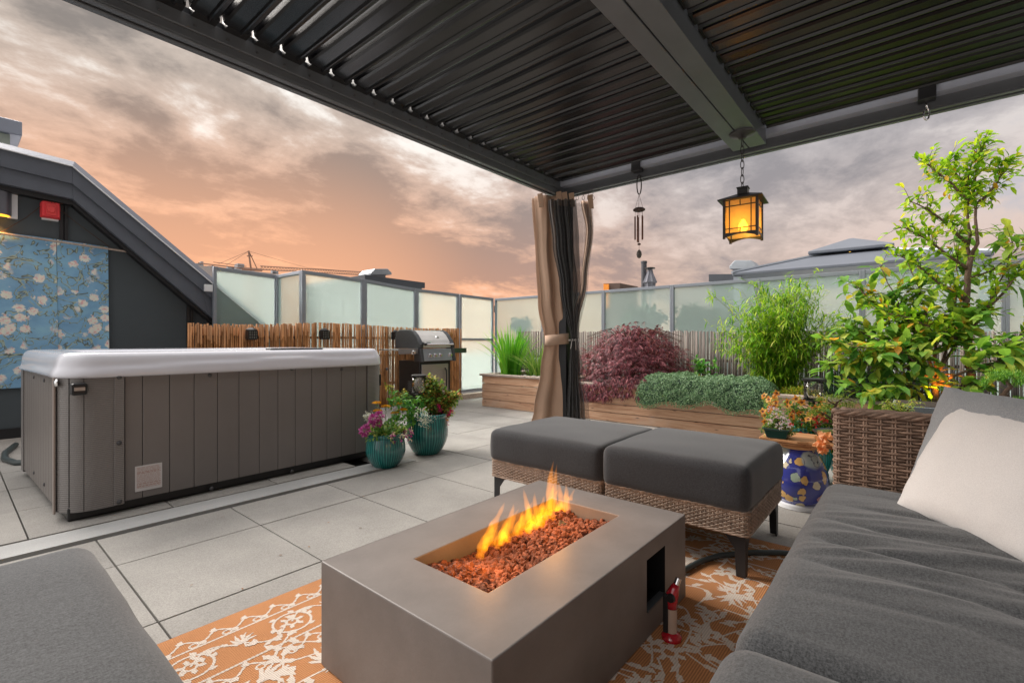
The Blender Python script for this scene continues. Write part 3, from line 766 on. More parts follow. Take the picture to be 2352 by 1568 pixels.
# moulded rim
def rim():
    q = MB(); rows = []
    prof = [(-.006, .764), (.008, .767), (.012, .778), (.010, .795), (.008, .812), (.006, .828), (.004, .844), (.001, .860), (-.004, .876), (-.013, .892), (-.028, .902), (-.055, .906), (-.09, .906), (-.15, .902), (-.20, .895), (-.22, .87), (-.24, .75), (-.30, .40)]
    for (o, z) in prof:
        ri = max(.05, .155+o) if o > -.15 else .14
        pts = rrect(TX0-o, TY0-o, TX1+o, TY1+o, ri, 8)
        full = []
        for i in range(len(pts)):
            a, b = pts[i], pts[(i+1) % len(pts)]; L = (b-a).length; m = 24 if L > .5 else 1
            for k in range(m): full.append(a+(b-a)*k/m)
        row = []
        for p in full:
            sw = .812+.030*math.sin(max(0, min(1, (p.x-.5)/.9))*1.571)+.012*math.sin((p.x-1.3)*6.5)*(1 if p.x > 1.2 else 0)-.02*max(0, (p.y-3.6))
            t = max(0, min(1, (sw-z)/.016+.5)); t = t*t*(3-2*t)
            off = .012*t if z > .766 and z < .89 else 0
            c = Vector(((TX0+TX1)/2, (TY0+TY1)/2)); d = (p-c)
            nx = 1 if abs(p.x-c.x)/(TX1-TX0) > abs(p.y-c.y)/(TY1-TY0) else 0
            dd = Vector((math.copysign(1, d.x), 0)) if nx else Vector((0, math.copysign(1, d.y)))
            pp = p+dd*off; row.append((pp.x, pp.y, z))
        rows.append(row)
    n = len(rows[0]); q.add([p for r_ in rows for p in r_], [(i*n+j, i*n+(j+1) % n, (i+1)*n+(j+1) % n, (i+1)*n+j) for i in range(len(rows)-1) for j in range(n)])
    return q
ro = rim().build('rim', M_tubrim, tub, smooth=True)
sb = ro.modifiers.new('sub', 'SUBSURF'); sb.levels = 1; sb.render_levels = 1
q = MB(); q.box((TX0+.2, TY0+.2, .40), (TX1-.2, TY1-.2, .42)); q.build('basin_floor', M_tubrim, tub)
q = MB(); q.box((TX0+.22, TY0+.22, .82), (TX1-.22, TY1-.22, .822)); q.build('water', pbr('tub_water', (.02, .06, .08), .05), tub)
q = MB(); q.box((1.45, TY0+.05, .905), (1.85, TY0+.13, .915)); q.build('topside_controls', M_blackpl, tub, bevel=.004)
# fittings
c = W(156, 893, Y=TY0-.02)
q = MB(); q.box((c.x-.034, TY0-.045, c.z-.035), (c.x+.034, TY0+.02, c.z+.03)); lt = q.build('cover_latch', M_blackpl, tub, bevel=.012)
q = MB(); q.box((c.x-.022, TY0-.049, c.z-.010), (c.x+.022, TY0-.0452, c.z+.008)); q.build('latch_slot', M_steel, lt)
q = MB(); c = W(102, 880, X=TX0-.012); q.lathe([(.0, -.012), (.014, -.012), (.020, -.004), (.022, 0)], (TX0-.004, c.y-.01, c.z), 20, axis='x'); q.build('badge', M_chrome, tub, smooth=True)
q = MB(); q.box((TX1+e+.001, TY0+.10, .58), (TX1+.03, TY0+.16, .68)); q.build('cover_latch', M_blackpl, tub, bevel=.006)
def screw(x, y, z, ax='y'):
    q = MB(); 
    if ax == 'y': q.lathe([(.0, -.006), (.009, -.005), (.013, 0)], (x, y, z), 12, axis='y')
    else: q.lathe([(.0, -.006), (.009, -.005), (.012, 0)], (x, y, z), 12, axis='x')
    return q.build('screw', M_bolt, tub, smooth=True)
for (u, v) in ((252, 866), (252, 1019), (252, 1155)): c = W(u, v, Y=TY0-.014); screw(c.x, TY0-.0142, c.z)
for (u, v) in ((466, 862), (660, 848), (778, 849), (885, 848), (470, 1125), (660, 1085)): c = W(u, v, Y=TY0); screw(c.x, TY0-.0002, c.z)
for (y, z) in ((3.62, .735), (3.95, .735), (4.35, .735), (3.62, .12), (3.95, .12), (4.35, .12)): screw(TX0-.0002, y, z, 'x')
# warning plate with small print
a, b = W(289, 1070, Y=TY0), W(353, 1136, Y=TY0)
M_plate = pbr('plate_white', (.62, .60, .60), .25, var=.02)
q = MB(); zt_, zb_ = a.z-.01, W(289, 1133, Y=TY0).z; q.box((a.x, TY0-.004, zb_), (b.x, TY0-.0005, zt_)); pl = q.build('label_plate', M_plate, tub, bevel=.001)
q = MB(); rr = random.Random(5); z = zt_-.012
while z > zb_+.012:
    hh = .0022 if rr.random() < .85 else .004
    x = a.x+.008
    while x < b.x-.012:
        wd = rr.uniform(.006, .022); q.box((x, TY0-.0046, z), (min(x+wd, b.x-.008), TY0-.0041, z+hh)); x += wd+.003
    z -= .0068
pr_ = q.build('printed_text', pbr('print_grey', (.42, .24, .20), .5), pl)

tub.location.x += .02; tub.location.y += .01; tub.rotation_euler.z = R(1.3)
# ------------------------------------------------------------------ rug
RX1, RY1, RX0, RY0 = 2.535, 1.832, -.95, -1.15
def rugmat(name, col, var):
    m, t = newmat(name); vec = t.n('ShaderNodeTexCoord').outputs['Object']
    wv = t.n('ShaderNodeTexWave', {'Vector': vec, 'Scale': 42.0, 'Distortion': .6, 'Detail': 2.0, 'Detail Scale': 3.0}, bands_direction='Y').outputs['Fac']
    w2 = t.n('ShaderNodeTexWave', {'Vector': vec, 'Scale': 60.0, 'Distortion': .5}, bands_direction='X').outputs['Fac']
    nz = t.noise(vec, 260, 3, .7)
    h = t.math('ADD', t.math('MULTIPLY', wv, .7), t.math('ADD', t.math('MULTIPLY', w2, .3), t.math('MULTIPLY', nz, .5)))
    c = t.mix(t.ramp(h, [(.35, 0.0), (.95, 1.0)]), tuple(x*(1-var) for x in col), tuple(x*(1+var*.5) for x in col))
    c = t.mix(1.0, c, t.ramp(t.noise(vec, 2.5, 4, .6), [(.3, .88), (.7, 1.08)]), 'MULTIPLY')
    nb = t.n('ShaderNodeBump', {'Strength': .6, 'Distance': .003, 'Height': h}).outputs[0]
    return finish(m, t, t.n('ShaderNodeBsdfPrincipled', {'Base Color': c, 'Roughness': .85, 'Normal': nb, 'Specular IOR Level': .25}).outputs[0])
M_rug = rugmat('rug_orange', (.55, .245, .10), .36); M_rugw = rugmat('rug_white', (.74, .64, .55), .18)
mb = MB(); mb.box((RX0, RY0, .0015), (RX1, RY1, .0075)); kk = [0]
def strip(pts, wd, jag=.25):
    pts = [Vector(p) for p in pts]
    out = []
    for i in range(len(pts)-1):
        n_ = max(1, int((pts[i+1]-pts[i]).length/.006))
        for k in range(n_): out.append(pts[i]+(pts[i+1]-pts[i])*k/n_)
    out.append(pts[-1]); vs = []; kk[0] += 1; z = .0081+(kk[0]*389 % 1999)*.0000003
    for i, p in enumerate(out):
        t = (out[min(i+1, len(out)-1)]-out[max(i-1, 0)]); 
        if t.length < 1e-6: t = Vector((1, 0))
        t.normalize(); n_ = Vector((-t.y, t.x)); tt = i/max(1, len(out)-1)
        ww = (wd(tt) if callable(wd) else wd)*(1+(jag if i % 2 else -jag))/2
        for sgn in (-1, 1):
            qv = p+n_*sgn*ww; vs.append((qv.x, qv.y, z))
    for i in range(len(out)-1):
        a, b, c, d = vs[2*i], vs[2*i+1], vs[2*i+3], vs[2*i+2]
        if all(RX0 < v_[0] < RX1 and RY0 < v_[1] < RY1 for v_ in (a, b, c, d)): mb.add([a, d, c, b], [(0, 1, 2, 3)], 1)
def curve(f, n=18): return [f(i/n) for i in range(n+1)]
def leaf2(p, ang, L, wd):
    d = Vector((math.cos(ang), math.sin(ang))); n_ = Vector((-d.y, d.x))
    strip(curve(lambda t: p+d*L*t+n_*.12*L*math.sin(t*math.pi), 5), lambda t: 1.1*wd*math.sin(math.pi*min(1, t*.9+.1))+.0025)
def rosette(p, r, k=6, a0=0, hole=True):
    strip(curve(lambda t: p+Vector((math.cos(t*6.2832), math.sin(t*6.2832)))*r*.45, 12), r*.22)
    for i in range(k):
        a = a0+2*math.pi*i/k; leaf2(p+Vector((math.cos(a), math.sin(a)))*r*.5, a, r*.55, r*.30)
def palmette(p, ang, r):
    for da in (-1.25, -.75, -.3, .3, .75, 1.25): leaf2(p, ang+da, r*(1-.25*abs(da)), r*.13)
    strip([p, p+Vector((math.cos(ang), math.sin(ang)))*r*.8], r*.13); strip([p-Vector((math.cos(ang), math.sin(ang)))*r*.5, p], r*.10)
def border(P, U, V, Lg, seedn):
    """P start corner, U along the edge, V inwards"""
    rr = random.Random(seedn)
    def at(s, d): return P+U*s+V*d
    au = math.atan2(U.y, U.x); av = math.atan2(V.y, V.x)
    for d, wd in ((.115, .008), (.30, .008)): strip([at(.1, d), at(Lg-.05, d)], wd)
    s = .08
    while s < Lg:
        for d0 in (.078, .338):
            strip(curve(lambda t: at(s+.095*t, d0+.016*math.sin(t*6.283)), 12), .007)
            for (q1, q2, q3) in ((.018, .016, .4), (.03, .013, 1.9), (.066, -.016, -.4), (.078, -.013, -2.0)): leaf2(at(s+q1, d0+q2), au+q3, .024, .012)
            strip(curve(lambda t: at(s+.05+.014*math.cos(t*6.283), d0+.022+.012*math.sin(t*6.283)), 6), .006)
        s += .095
    s = .12; k = 0
    while s < Lg-.1:
        if k % 2:
            rosette(at(s, .205), .040, 6, rr.random()); strip(curve(lambda t: at(s+.060*math.cos(t*6.283), .207+.060*math.sin(t*6.283)), 20), .008)
            for m_ in range(6): leaf2(at(s+.066*math.cos(m_*1.047), .205+.066*math.sin(m_*1.047)), au+m_*1.047+1.2, .022, .012)
        else: palmette(at(s, .20), av+math.pi+.3*math.sin(k), .06)
        strip(curve(lambda t: at(s+.02+.13*t, .205+.05*math.sin(t*math.pi)*(1 if k % 2 else -1)), 10), .006)
        for t in (.3, .55, .8):
            pt = at(s+.02+.13*t, .205+.05*math.sin(t*math.pi)*(1 if k % 2 else -1))
            leaf2(pt, au+rr.uniform(-2.4, 2.4), .035, .013); leaf2(pt, au+rr.uniform(-2.4, 2.4), .028, .012)
        s += .15; k += 1
border(Vector((RX1, RY1)), Vector((-1, 0)), Vector((0, -1)), 3.4, 1)
border(Vector((RX1, RY1)), Vector((0, -1)), Vector((-1, 0)), 3.0, 2)
rr = random.Random(12)
for gx in range(19):
    for gy in range(16):
        p = Vector((RX1-.45-.165*gx+rr.uniform(-.04, .04), RY1-.45-.165*gy+rr.uniform(-.04, .04)))
        if p.x < RX0+.1 or p.y < RY0+.1: continue
        typ = (gx*3+gy*5+rr.randint(0, 1)) % 4; a0 = rr.uniform(0, 6.28)
        if typ == 0: palmette(p, a0, .085); palmette(p-Vector((math.cos(a0), math.sin(a0)))*.03, a0+math.pi, .05)
        elif typ == 1: rosette(p, .05, 7, a0)
        elif typ == 2:
            for i in range(4): leaf2(p, a0+i*1.571, .055, .02)
        else: palmette(p, a0, .07)
        for r_ in range(2):
            a1 = a0+r_*math.pi+rr.uniform(-.5, .5); d = Vector((math.cos(a1), math.sin(a1))); n_ = Vector((-d.y, d.x)); sg = rr.choice((-1, 1))
            cv = lambda t: p+d*(.05+.16*t)+n_*sg*.085*math.sin(t*3.4)
            strip(curve(cv, 14), .0065)
            for t in (.2, .4, .6, .8, .97): leaf2(cv(t), a1+rr.uniform(-1.6, 1.6), rr.uniform(.032, .055), .017)
rug = mb.build('rug', [M_rug, M_rugw]); tag(rug, 'orange outdoor rug with pale scrolling flower pattern under the fire table', 'rug')

# ------------------------------------------------------------------ fire table
FX0, FX1, FY0, FY1, FZ = .717, 1.795, .655, 1.342, .316
fp = thing('fire_table', (1.25, 1.0, .008), 'low taupe concrete-look fire table with a burning lava rock trough', 'fire table')
ox0, ox1, oy0, oy1 = .905, 1.622, .842, 1.142
wx0, wx1, wz0, wz1 = 1.452, 1.600, .095, .262
q = MB()
v = [(FX0, FY0, .01), (FX1, FY0, .01), (FX1, FY1, .01), (FX0, FY1, .01), (FX0, FY0, FZ), (FX1, FY0, FZ), (FX1, FY1, FZ), (FX0, FY1, FZ),
     (ox0, oy0, FZ), (ox1, oy0, FZ), (ox1, oy1, FZ), (ox0, oy1, FZ), (ox0, oy0, .20), (ox1, oy0, .20), (ox1, oy1, .20), (ox0, oy1, .20),
     (wx0, FY0, wz0), (wx1, FY0, wz0), (wx1, FY0, wz1), (wx0, FY0, wz1), (wx0, FY0+.13, wz0), (wx1, FY0+.13, wz0), (wx1, FY0+.13, wz1), (wx0, FY0+.13, wz1)]
q.add(v, [(0, 3, 2, 1), (4, 5, 9, 8), (5, 6, 10, 9), (6, 7, 11, 10), (7, 4, 8, 11), (8, 9, 13, 12), (9, 10, 14, 13), (10, 11, 15, 14), (11, 8, 12, 15), (12, 13, 14, 15),
          (1, 2, 6, 5), (2, 3, 7, 6), (3, 0, 4, 7), (0, 1, 17, 16), (1, 5, 18, 17), (5, 4, 19, 18), (4, 0, 16, 19)])
q.build('body', M_firebox, fp, bevel=.0035)
q = MB(); q.add(v[16:], [(0, 1, 5, 4), (1, 2, 6, 5), (2, 3, 7, 6), (3, 0, 4, 7), (4, 5, 6, 7)]); q.build('control_recess', M_blackpl, fp)
q = MB(); q.box((wx0+.002, FY0-.004, wz0-.002), (wx1-.002, FY0+.02, wz0+.005)); q.build('recess_lip', pbr('lip_metal', (.12, .13, .14), .4, metal=.4), fp)
q = MB(); q.lathe([(.0, -.03), (.022, -.028), (.024, 0)], (1.49, FY0+.11, .19), 20, axis='y'); q.build('gas_knob', M_chrome, fp, smooth=True, auto=40)
q = MB(); q.lathe([(.0, -.02), (.011, -.018), (.012, 0)], (1.545, FY0+.11, .21), 16, axis='y'); q.build('igniter_button', M_chrome, fp, smooth=True, auto=40)
# lava rocks
import bmesh
def ico(sub):
    b = bmesh.new(); bmesh.ops.create_icosphere(b, subdivisions=sub, radius=1)
    vs = [v_.co.copy() for v_ in b.verts]; fs = [tuple(x.index for x in f.verts) for f in b.faces]; b.free(); return vs, fs
IV, IF = ico(2)
q = MB(); rr = random.Random(21)
for i in range(2300):
    x = rr.uniform(ox0+.008, ox1-.008); y = rr.uniform(oy0+.008, oy1-.008)
    r = rr.uniform(.006, .0125)*(1.25 if x < 1.15 else 1)
    hz = .258+.012*math.sin(x*9)+.006*math.sin(y*30+x*20)
    z = hz+rr.uniform(-.012, .006); sd_ = rr.uniform(0, 100); sc3 = (rr.uniform(.8, 1.3), rr.uniform(.8, 1.3), rr.uniform(.6, 1))
    M3 = Matrix.Rotation(rr.uniform(0, 6), 3, 'Z') @ Matrix.Rotation(rr.uniform(0, 6), 3, 'X')
    vs = []
    for v_ in IV:
        k = 1+.55*noise.noise(v_*1.3+Vector((sd_, 0, 0)))+.25*noise.noise(v_*3.1+Vector((0, sd_, 0)))
        p = M3 @ Vector((v_.x*sc3[0]*k, v_.y*sc3[1]*k, v_.z*sc3[2]*k))*r; vs.append((x+p.x, y+p.y, z+p.z))
    q.add(vs, IF)
tag(q.build('lava_rocks', M_rock), 'reddish-brown lava rocks filling the trough of the fire table', 'lava rocks', kind='stuff')
q = MB(); c = W(1294, 1199, Z=.275)
ih = thing('pilot_cover', (c.x, c.y, .27), 'small punched metal pilot cover among the lava rocks', 'burner cover')
Mz = Matrix.Translation((c.x, c.y, .274)) @ Matrix.Rotation(R(32), 4, 'Z')
for i in range(4):
    for j in range(3): q.box((-.024+.0125*i, -.015+.0105*j, 0), (-.024+.0125*i+.006, -.015+.0105*j+.006, .0002), M=Mz)
q.build('hole', M_blackpl, ih) if False else None
q = MB(); q.box((-.026, -.018, -.014), (.026, .018, 0), M=Mz); q.build('plate', pbr('old_brass', (.20, .15, .07), .45, metal=.7), ih, bevel=.002)
for i in range(3):
    for j in range(2):
        q = MB(); q.lathe([(.0, .0012), (.0048, .0009), (.005, 0)], tuple(Mz @ Vector((-.016+.016*i, -.008+.016*j, 0))), 10); q.build('hole', M_blackpl, ih)
# flames: glowing gas in closed tongues
def flame_mat(st, col):
    m, t = newmat('flame_gas')
    em = t.n('ShaderNodeEmission', {0: col, 1: st}).outputs[0]
    t.n('ShaderNodeOutputMaterial', {'Volume': em}); return m
M_fl = flame_mat(17, (1, .30, .008)); M_fl2 = flame_mat(90, (1, .42, .03))
FL = [(70,1010,150,800,58),(100,960,222,640,52),(120,900,165,760,44),(185,950,240,760,44),(210,930,282,650,48),(240,880,330,690,44),(300,880,345,720,40),(330,860,400,690,46),(400,840,376,548,40),
      (395,800,415,640,34),(440,790,446,575,34),(480,760,488,598,34),(520,780,548,520,44),(525,760,567,368,46),(560,740,592,385,34),(590,740,618,500,40),(628,740,662,520,36),(660,720,692,555,34),(668,735,655,560,26),(610,735,640,560,36),(540,730,580,560,40),(150,930,200,800,40),(350,830,372,700,40),(440,830,500,640,30),(470,780,515,700,30)]
rf = random.Random(3)
for k in range(20):
    s_ = rf.random(); x_ = 80+(640-80)*s_+rf.uniform(-20, 20); y_ = 960-(960-720)*s_+rf.uniform(-15, 30); h_ = rf.uniform(70, 170); FL.append((x_, y_, x_+rf.uniform(-10, 50), y_-h_, rf.uniform(30, 52)))
flm = thing('fire', (1.25, 1.02, .27), 'orange flames leaning over the lava rocks in the fire table', 'flames')
for i, (bx_, by_, tx_, ty_, wz_) in enumerate(FL):
    ub, vb = 1078+bx_*.3437, 931+by_*.3437; ut, vt_ = 1078+tx_*.3437, 931+ty_*.3437
    B0 = W(ub, vb, Z=.262); dep = B0.x*FW[0]+B0.y*FW[1]
    s = (ut-1176)/1095.6; T0_ = Vector((dep*(FW[0]+s*RT[0]), dep*(FW[1]+s*RT[1]), CAM_H-(vt_-784)/1095.6*dep))
    wd = wz_*.3437/1095.6*dep*.78; n_ = 22; path = []; rad = []; ph = rr.uniform(0, 6); k_ = rr.uniform(.25, .5)
    for j in range(n_+1):
        t = j/n_; p = B0.lerp(T0_, t)
        side_ = math.sin(t*3.6+ph)*wd*k_*t*1.6; p = p+Vector((RT[0]*side_, RT[1]*side_, 0))+Vector((FW[0], FW[1], 0))*math.sin(t*5+ph)*wd*.3
        path.append(p); rad.append(max(.0004, wd*(t*.9+.30)**.5*(1-t)**.8*1.35*(1+.16*math.sin(t*9+ph)+.10*math.sin(t*21+ph*2))))
    q = MB(); q.tube(path, rad, 10)
    q.build('flame', M_fl, flm, smooth=True)
L = bpy.data.lights.new('fire_light', 'POINT'); L.energy = 3.2; L.color = (1, .38, .06); L.shadow_soft_size = .05
for (x, y, z, e_) in ((1.05, .98, .36, 1.2), (1.42, 1.0, .42, 1.9)):
    L = bpy.data.lights.new('fire_light', 'POINT'); L.energy = e_*.75; L.color = (1, .42, .10); L.shadow_soft_size = .045
    lo = bpy.data.objects.new('fire_light', L); S.collection.objects.link(lo); lo.location = (x, y, z)

# gas hose and torch lighter
q = MB(); q.tube([Vector((1.76, .80, .03)), Vector((1.86, .775, .021)), Vector((1.966, .726, .021)), Vector((2.09, .70, .021)), Vector((2.203, .655, .021)), Vector((2.33, .55, .021)), Vector((2.41, .455, .021)), Vector((2.46, .34, .021)), Vector((2.46, .15, .021))], .0115, 10)
ho = q.build('gas_hose', M_hose, smooth=True); tag(ho, 'grey rubber gas hose curving over the rug from the fire table', 'hose')
tl = thing('torch_lighter', (1.505, .598, .008), 'red hand torch lighter standing upright on the rug by the fire table', 'torch lighter')
M_tred = pbr('torch_red', (.45, .008, .02), .15, var=.02, spec=.6, coat=.6)
cx, cy = 1.508, .596
q = MB(); q.lathe([(.0, 0), (.031, 0), (.032, .010), (.024, .020), (.019, .024)], (cx, cy, .0085), 28); q.build('foot', M_tred, tl, smooth=True, auto=40)
q = MB(); q.lathe([(.0175, .024), (.0175, .10)], (cx, cy, .0085), 24); q.build('fuel_tank', pbr('tank_beige', (.50, .37, .29), .35), tl, smooth=True, auto=40)
q = MB(); q.box((cx-.021, cy+.004, .03), (cx-.006, cy+.022, .155)); q.build('grip', M_blackpl, tl, bevel=.005)
q = MB(); q.tube([(cx, cy, .109), (cx, cy, .135), (cx+.002, cy-.002, .150), (cx+.010, cy-.006, .168), (cx+.016, cy-.010, .180)], [.0185, .020, .020, .015, .011], 18); q.build('head', M_tred, tl, smooth=True)
q = MB(); q.tube([(cx+.014, cy-.009, .176), (cx+.024, cy-.014, .198)], [.0105, .0095], 16); q.build('nozzle', M_chrome, tl, smooth=True, auto=40)
q = MB(); q.lathe([(.0, -.006), (.012, -.005), (.014, .006)], (cx-.020, cy-.004, .147), 18, axis='x'); q.build('knob', M_blackpl, tl, smooth=True, auto=40)

# ------------------------------------------------------------------ ottomans
def ottoman(x0, x1, y0, y1, label, ztop, sd_):
    t = thing('ottoman', ((x0+x1)/2, (y0+y1)/2, 0), label, 'ottoman', 'charcoal ottomans on a wicker base')
    q = MB(); pts = rrect(x0, y0, x1, y1, .018, 3)
    weave(q, pts, .186, .272, .0078, .0165, .0026, .0036, seedn=sd_); rimbraid(q, pts, .277, .007); rimbraid(q, pts, .183, .006)
    q.build('wicker_frame', M_wicker2, t, smooth=True)
    q = MB(); q.box((x0+.008, y0+.008, .19), (x1-.008, y1-.008, .27)); q.build('inner_frame', pbr('inner_brown', (.05, .032, .022), .8), t)
    cushion('cushion', (x0-.015, y0-.006, .268), (x1+.02, y1+.006, ztop), .036, M_char, t, puff=.016, n=(26, 28, 7), seed=sd_)
    for sx, sy in ((x0+.012, y0+.012), (x0+.012, y1-.012), (x1-.012, y0+.012), (x1-.012, y1-.012)):
        dx = 1 if sx < (x0+x1)/2 else -1; dy = 1 if sy < (y0+y1)/2 else -1
        q = MB(); zf = .009 if sy > -.5 and sx < 2.53 else .0
        q.prism([(sx, sy, zf), (sx, sy+dy*.036, zf), (sx, sy+dy*.042, .12), (sx, sy+dy*.075, .165), (sx, sy+dy*.12, .182), (sx, sy, .182)], (dx*.006, 0, 0))
        q.prism([(sx+dx*.0062, sy, zf), (sx+dx*.036, sy, zf), (sx+dx*.042, sy, .12), (sx+dx*.075, sy, .165), (sx+dx*.12, sy, .182), (sx+dx*.0062, sy, .182)], (0, dy*.006, 0))
        q.build('leg', M_blackmetal, t, bevel=.001)
    q = MB(); q.box((x0+.03, y0+.03, .165), (x1-.03, y0+.055, .181)); q.build('crossbar', M_blackmetal, t)
    q = MB(); q.box((x0+.03, y1-.055, .165), (x1-.03, y1-.03, .181)); q.build('crossbar', M_blackmetal, t)
    return t
ottoman(2.065, 2.70, .505, 1.150, 'right ottoman of the pair, nearer the sofa and the blue stool', .462, 3)
ottoman(2.065, 2.70, 1.168, 1.895, 'left ottoman of the pair, nearer the tied curtain and the hot tub', .452, 9)

# ------------------------------------------------------------------ sofa
sofa = thing('sofa', (1.2, -.1, 0), 'wicker sofa with wrinkled dark grey seat cushions at the right of the fire table', 'sofa')
def wrinkle(q, s):
    if s.z > .2:
        x, y = q.x, q.y
        wsum = 0
        a = x*15.5+(y-.2)*(-3.0)+1.5*noise.noise(Vector((x*2.2, y*2.0, 2)))
        m_ = max(0, math.exp(-((x-1.60)/.36)**2))*min(1, max(0, (.27-y)*7))
        wsum += (abs(math.sin(a*1.15))**.6-.6)*.017*m_*(.45+.75*abs(noise.noise(Vector((x*5, y*1.6, 7)))))*2
        wsum += .008*noise.noise(Vector((x*26+y*5, y*3.5, 4)))*m_*1.5
        q = Vector((q.x, q.y, q.z+wsum))
    return q
cushion('seat_cushion', (.965, -.50, .27), (2.262, .262, .412), .045, M_seat, sofa, puff=.022, n=(150, 70, 7), wr=wrinkle, seed=4)
cushion('seat_cushion', (-.40, -.50, .27), (.955, .262, .418), .05, M_seat, sofa, puff=.022, n=(60, 40, 7), seed=14)
q = MB(); pts = rrect(-.42, -.60, 2.27, .25, .02, 3)
weave(q, pts, .186, .268, .0078, .0165, .0026, .0036, seedn=31); q.build('wicker_base', M_wicker2, sofa, smooth=True)
q = MB(); q.box((-.41, -.59, .19), (2.26, .24, .266)); q.build('inner_frame', pbr('inner_brown_sofa', (.05, .032, .022), .8), sofa)
q = MB(); pts = rrect(2.275, -.62, 2.345, .242, .022, 4)
weave(q, pts, .19, .682, .0118, .042, .0042, .0055, pair=2, seedn=32, fill=.47); rimbraid(q, pts, .686, .011)
q.tube([(2.31, -.60, .684), (2.31, .225, .684)], .024, 8, flat=.5)
for dx in (-.012, .012):
    q.tube([(2.31+dx, -.6+i*.02, .694+.003*math.sin(i*1.7+dx*100)) for i in range(42)], .008, 5)
q.build('arm', M_wicker, sofa, smooth=True)
q = MB(); q.box((2.281, -.61, .2), (2.339, .236, .68)); q.build('arm_core', pbr('arm_core', (.045, .028, .02), .8), sofa)
q = MB(); pts = rrect(-.42, -.685, 2.27, -.605, .02, 3)
weave(q, pts, .2, .68, .0098, .043, .0036, .0050, seedn=33); rimbraid(q, pts, .686, .011); q.build('backrest', M_wicker, sofa, smooth=True)
for (x, y) in ((-.38, .20), (2.28, .20), (-.38, -.6), (2.28, -.6), (.95, .2)):
    q = MB(); q.box((x, y, .0085), (x+.04, y+.03, .185)); q.build('leg', M_blackmetal, sofa, bevel=.002)
sofb = thing('sofa', (-.15, 1.3, 0), 'corner seat with a smooth dark grey cushion at the left edge, beside the rug', 'sofa')
cushion('seat_cushion', (-.75, .30, .27), (.262, 1.755, .415), .05, M_seat, sofb, puff=.018, n=(50, 70, 7), seed=24)
q = MB(); pts = rrect(-.76, .31, .25, 1.74, .02, 3)
weave(q, pts, .186, .268, .0078, .0165, .0026, .0036, seedn=34); q.build('wicker_base', M_wicker2, sofb, smooth=True)
q = MB(); q.box((-.75, .32, .19), (.24, 1.73, .266)); q.build('inner_frame', pbr('inner_brown_seat', (.05, .032, .022), .8), sofb)
for (x, y) in ((-.72, .34), (.20, .34), (-.72, 1.69), (.20, 1.69)):
    q = MB(); q.box((x, y, .0085), (x+.03, y+.03, .185)); q.build('leg', M_blackmetal, sofb, bevel=.002)

def pillow(name, BL, U, Vv, w_, h_, th, mat, label, cat, n=46, wr=.005, sd_=0, seam=True):
    U = Vector(U).normalized(); Vv = Vector(Vv).normalized(); N = U.cross(Vv).normalized()
    C_ = Vector(BL)+U*w_/2+Vv*h_/2; m = MB(); vs = []
    for side_ in (1, -1):
        for j in range(n+1):
            for i in range(n+1):
                a = -math.cos(math.pi*i/n); b = -math.cos(math.pi*j/n)
                x = a*w_/2*(1-.055*(1-b*b)); y = b*h_/2*(1-.055*(1-a*a))
                k = (max(0, 1-abs(a)**3.2)**.62)*(max(0, 1-abs(b)**3.2)**.62)
                z = side_*th/2*k
                rad = noise.noise(Vector((math.atan2(b, a)*3.2, sd_, side_)))*min(1, (a*a+b*b))*k
                z += side_*(wr*2.2*rad+wr*noise.noise(Vector((a*3+sd_, b*3, side_*2)))*k+wr*.6*noise.noise(Vector((a*9+b*4+sd_, b*5, 5)))*k)
                edge = .004*noise.noise(Vector((a*5, b*5, sd_)))
                vs.append(C_+U*(x+edge)+Vv*(y+edge)+N*z)
    q_ = (n+1)*(n+1)
    fs = []
    for j in range(n):
        for i in range(n):
            a = j*(n+1)+i; f = (a, a+1, a+n+2, a+n+1); fs.append(f); fs.append(tuple(q_+k for k in f[::-1]))
    m.add(vs, fs)
    o = m.build(name, mat, None, smooth=True)
    # weld the two halves at the seam
    b = bmesh.new(); b.from_mesh(o.data); bmesh.ops.remove_doubles(b, verts=b.verts, dist=.0005); b.to_mesh(o.data); b.free()
    return tag(o, label, cat)
pillow('back_cushion', (2.155, .025, .425), (-.82, -.57, 0), (.06, -.10, .36), .66, .405, .17, M_lgrey, 'light grey back cushion leaning in the sofa corner behind the white pillow', 'cushion', sd_=3, wr=.004)
pillow('throw_pillow', (2.035, .045, .418), (-.80, -.60, 0), (.10, -.15, .36), .50, .408, .15, M_cream, 'off-white square throw pillow leaning on the light grey cushion', 'pillow', sd_=8, wr=.0038)
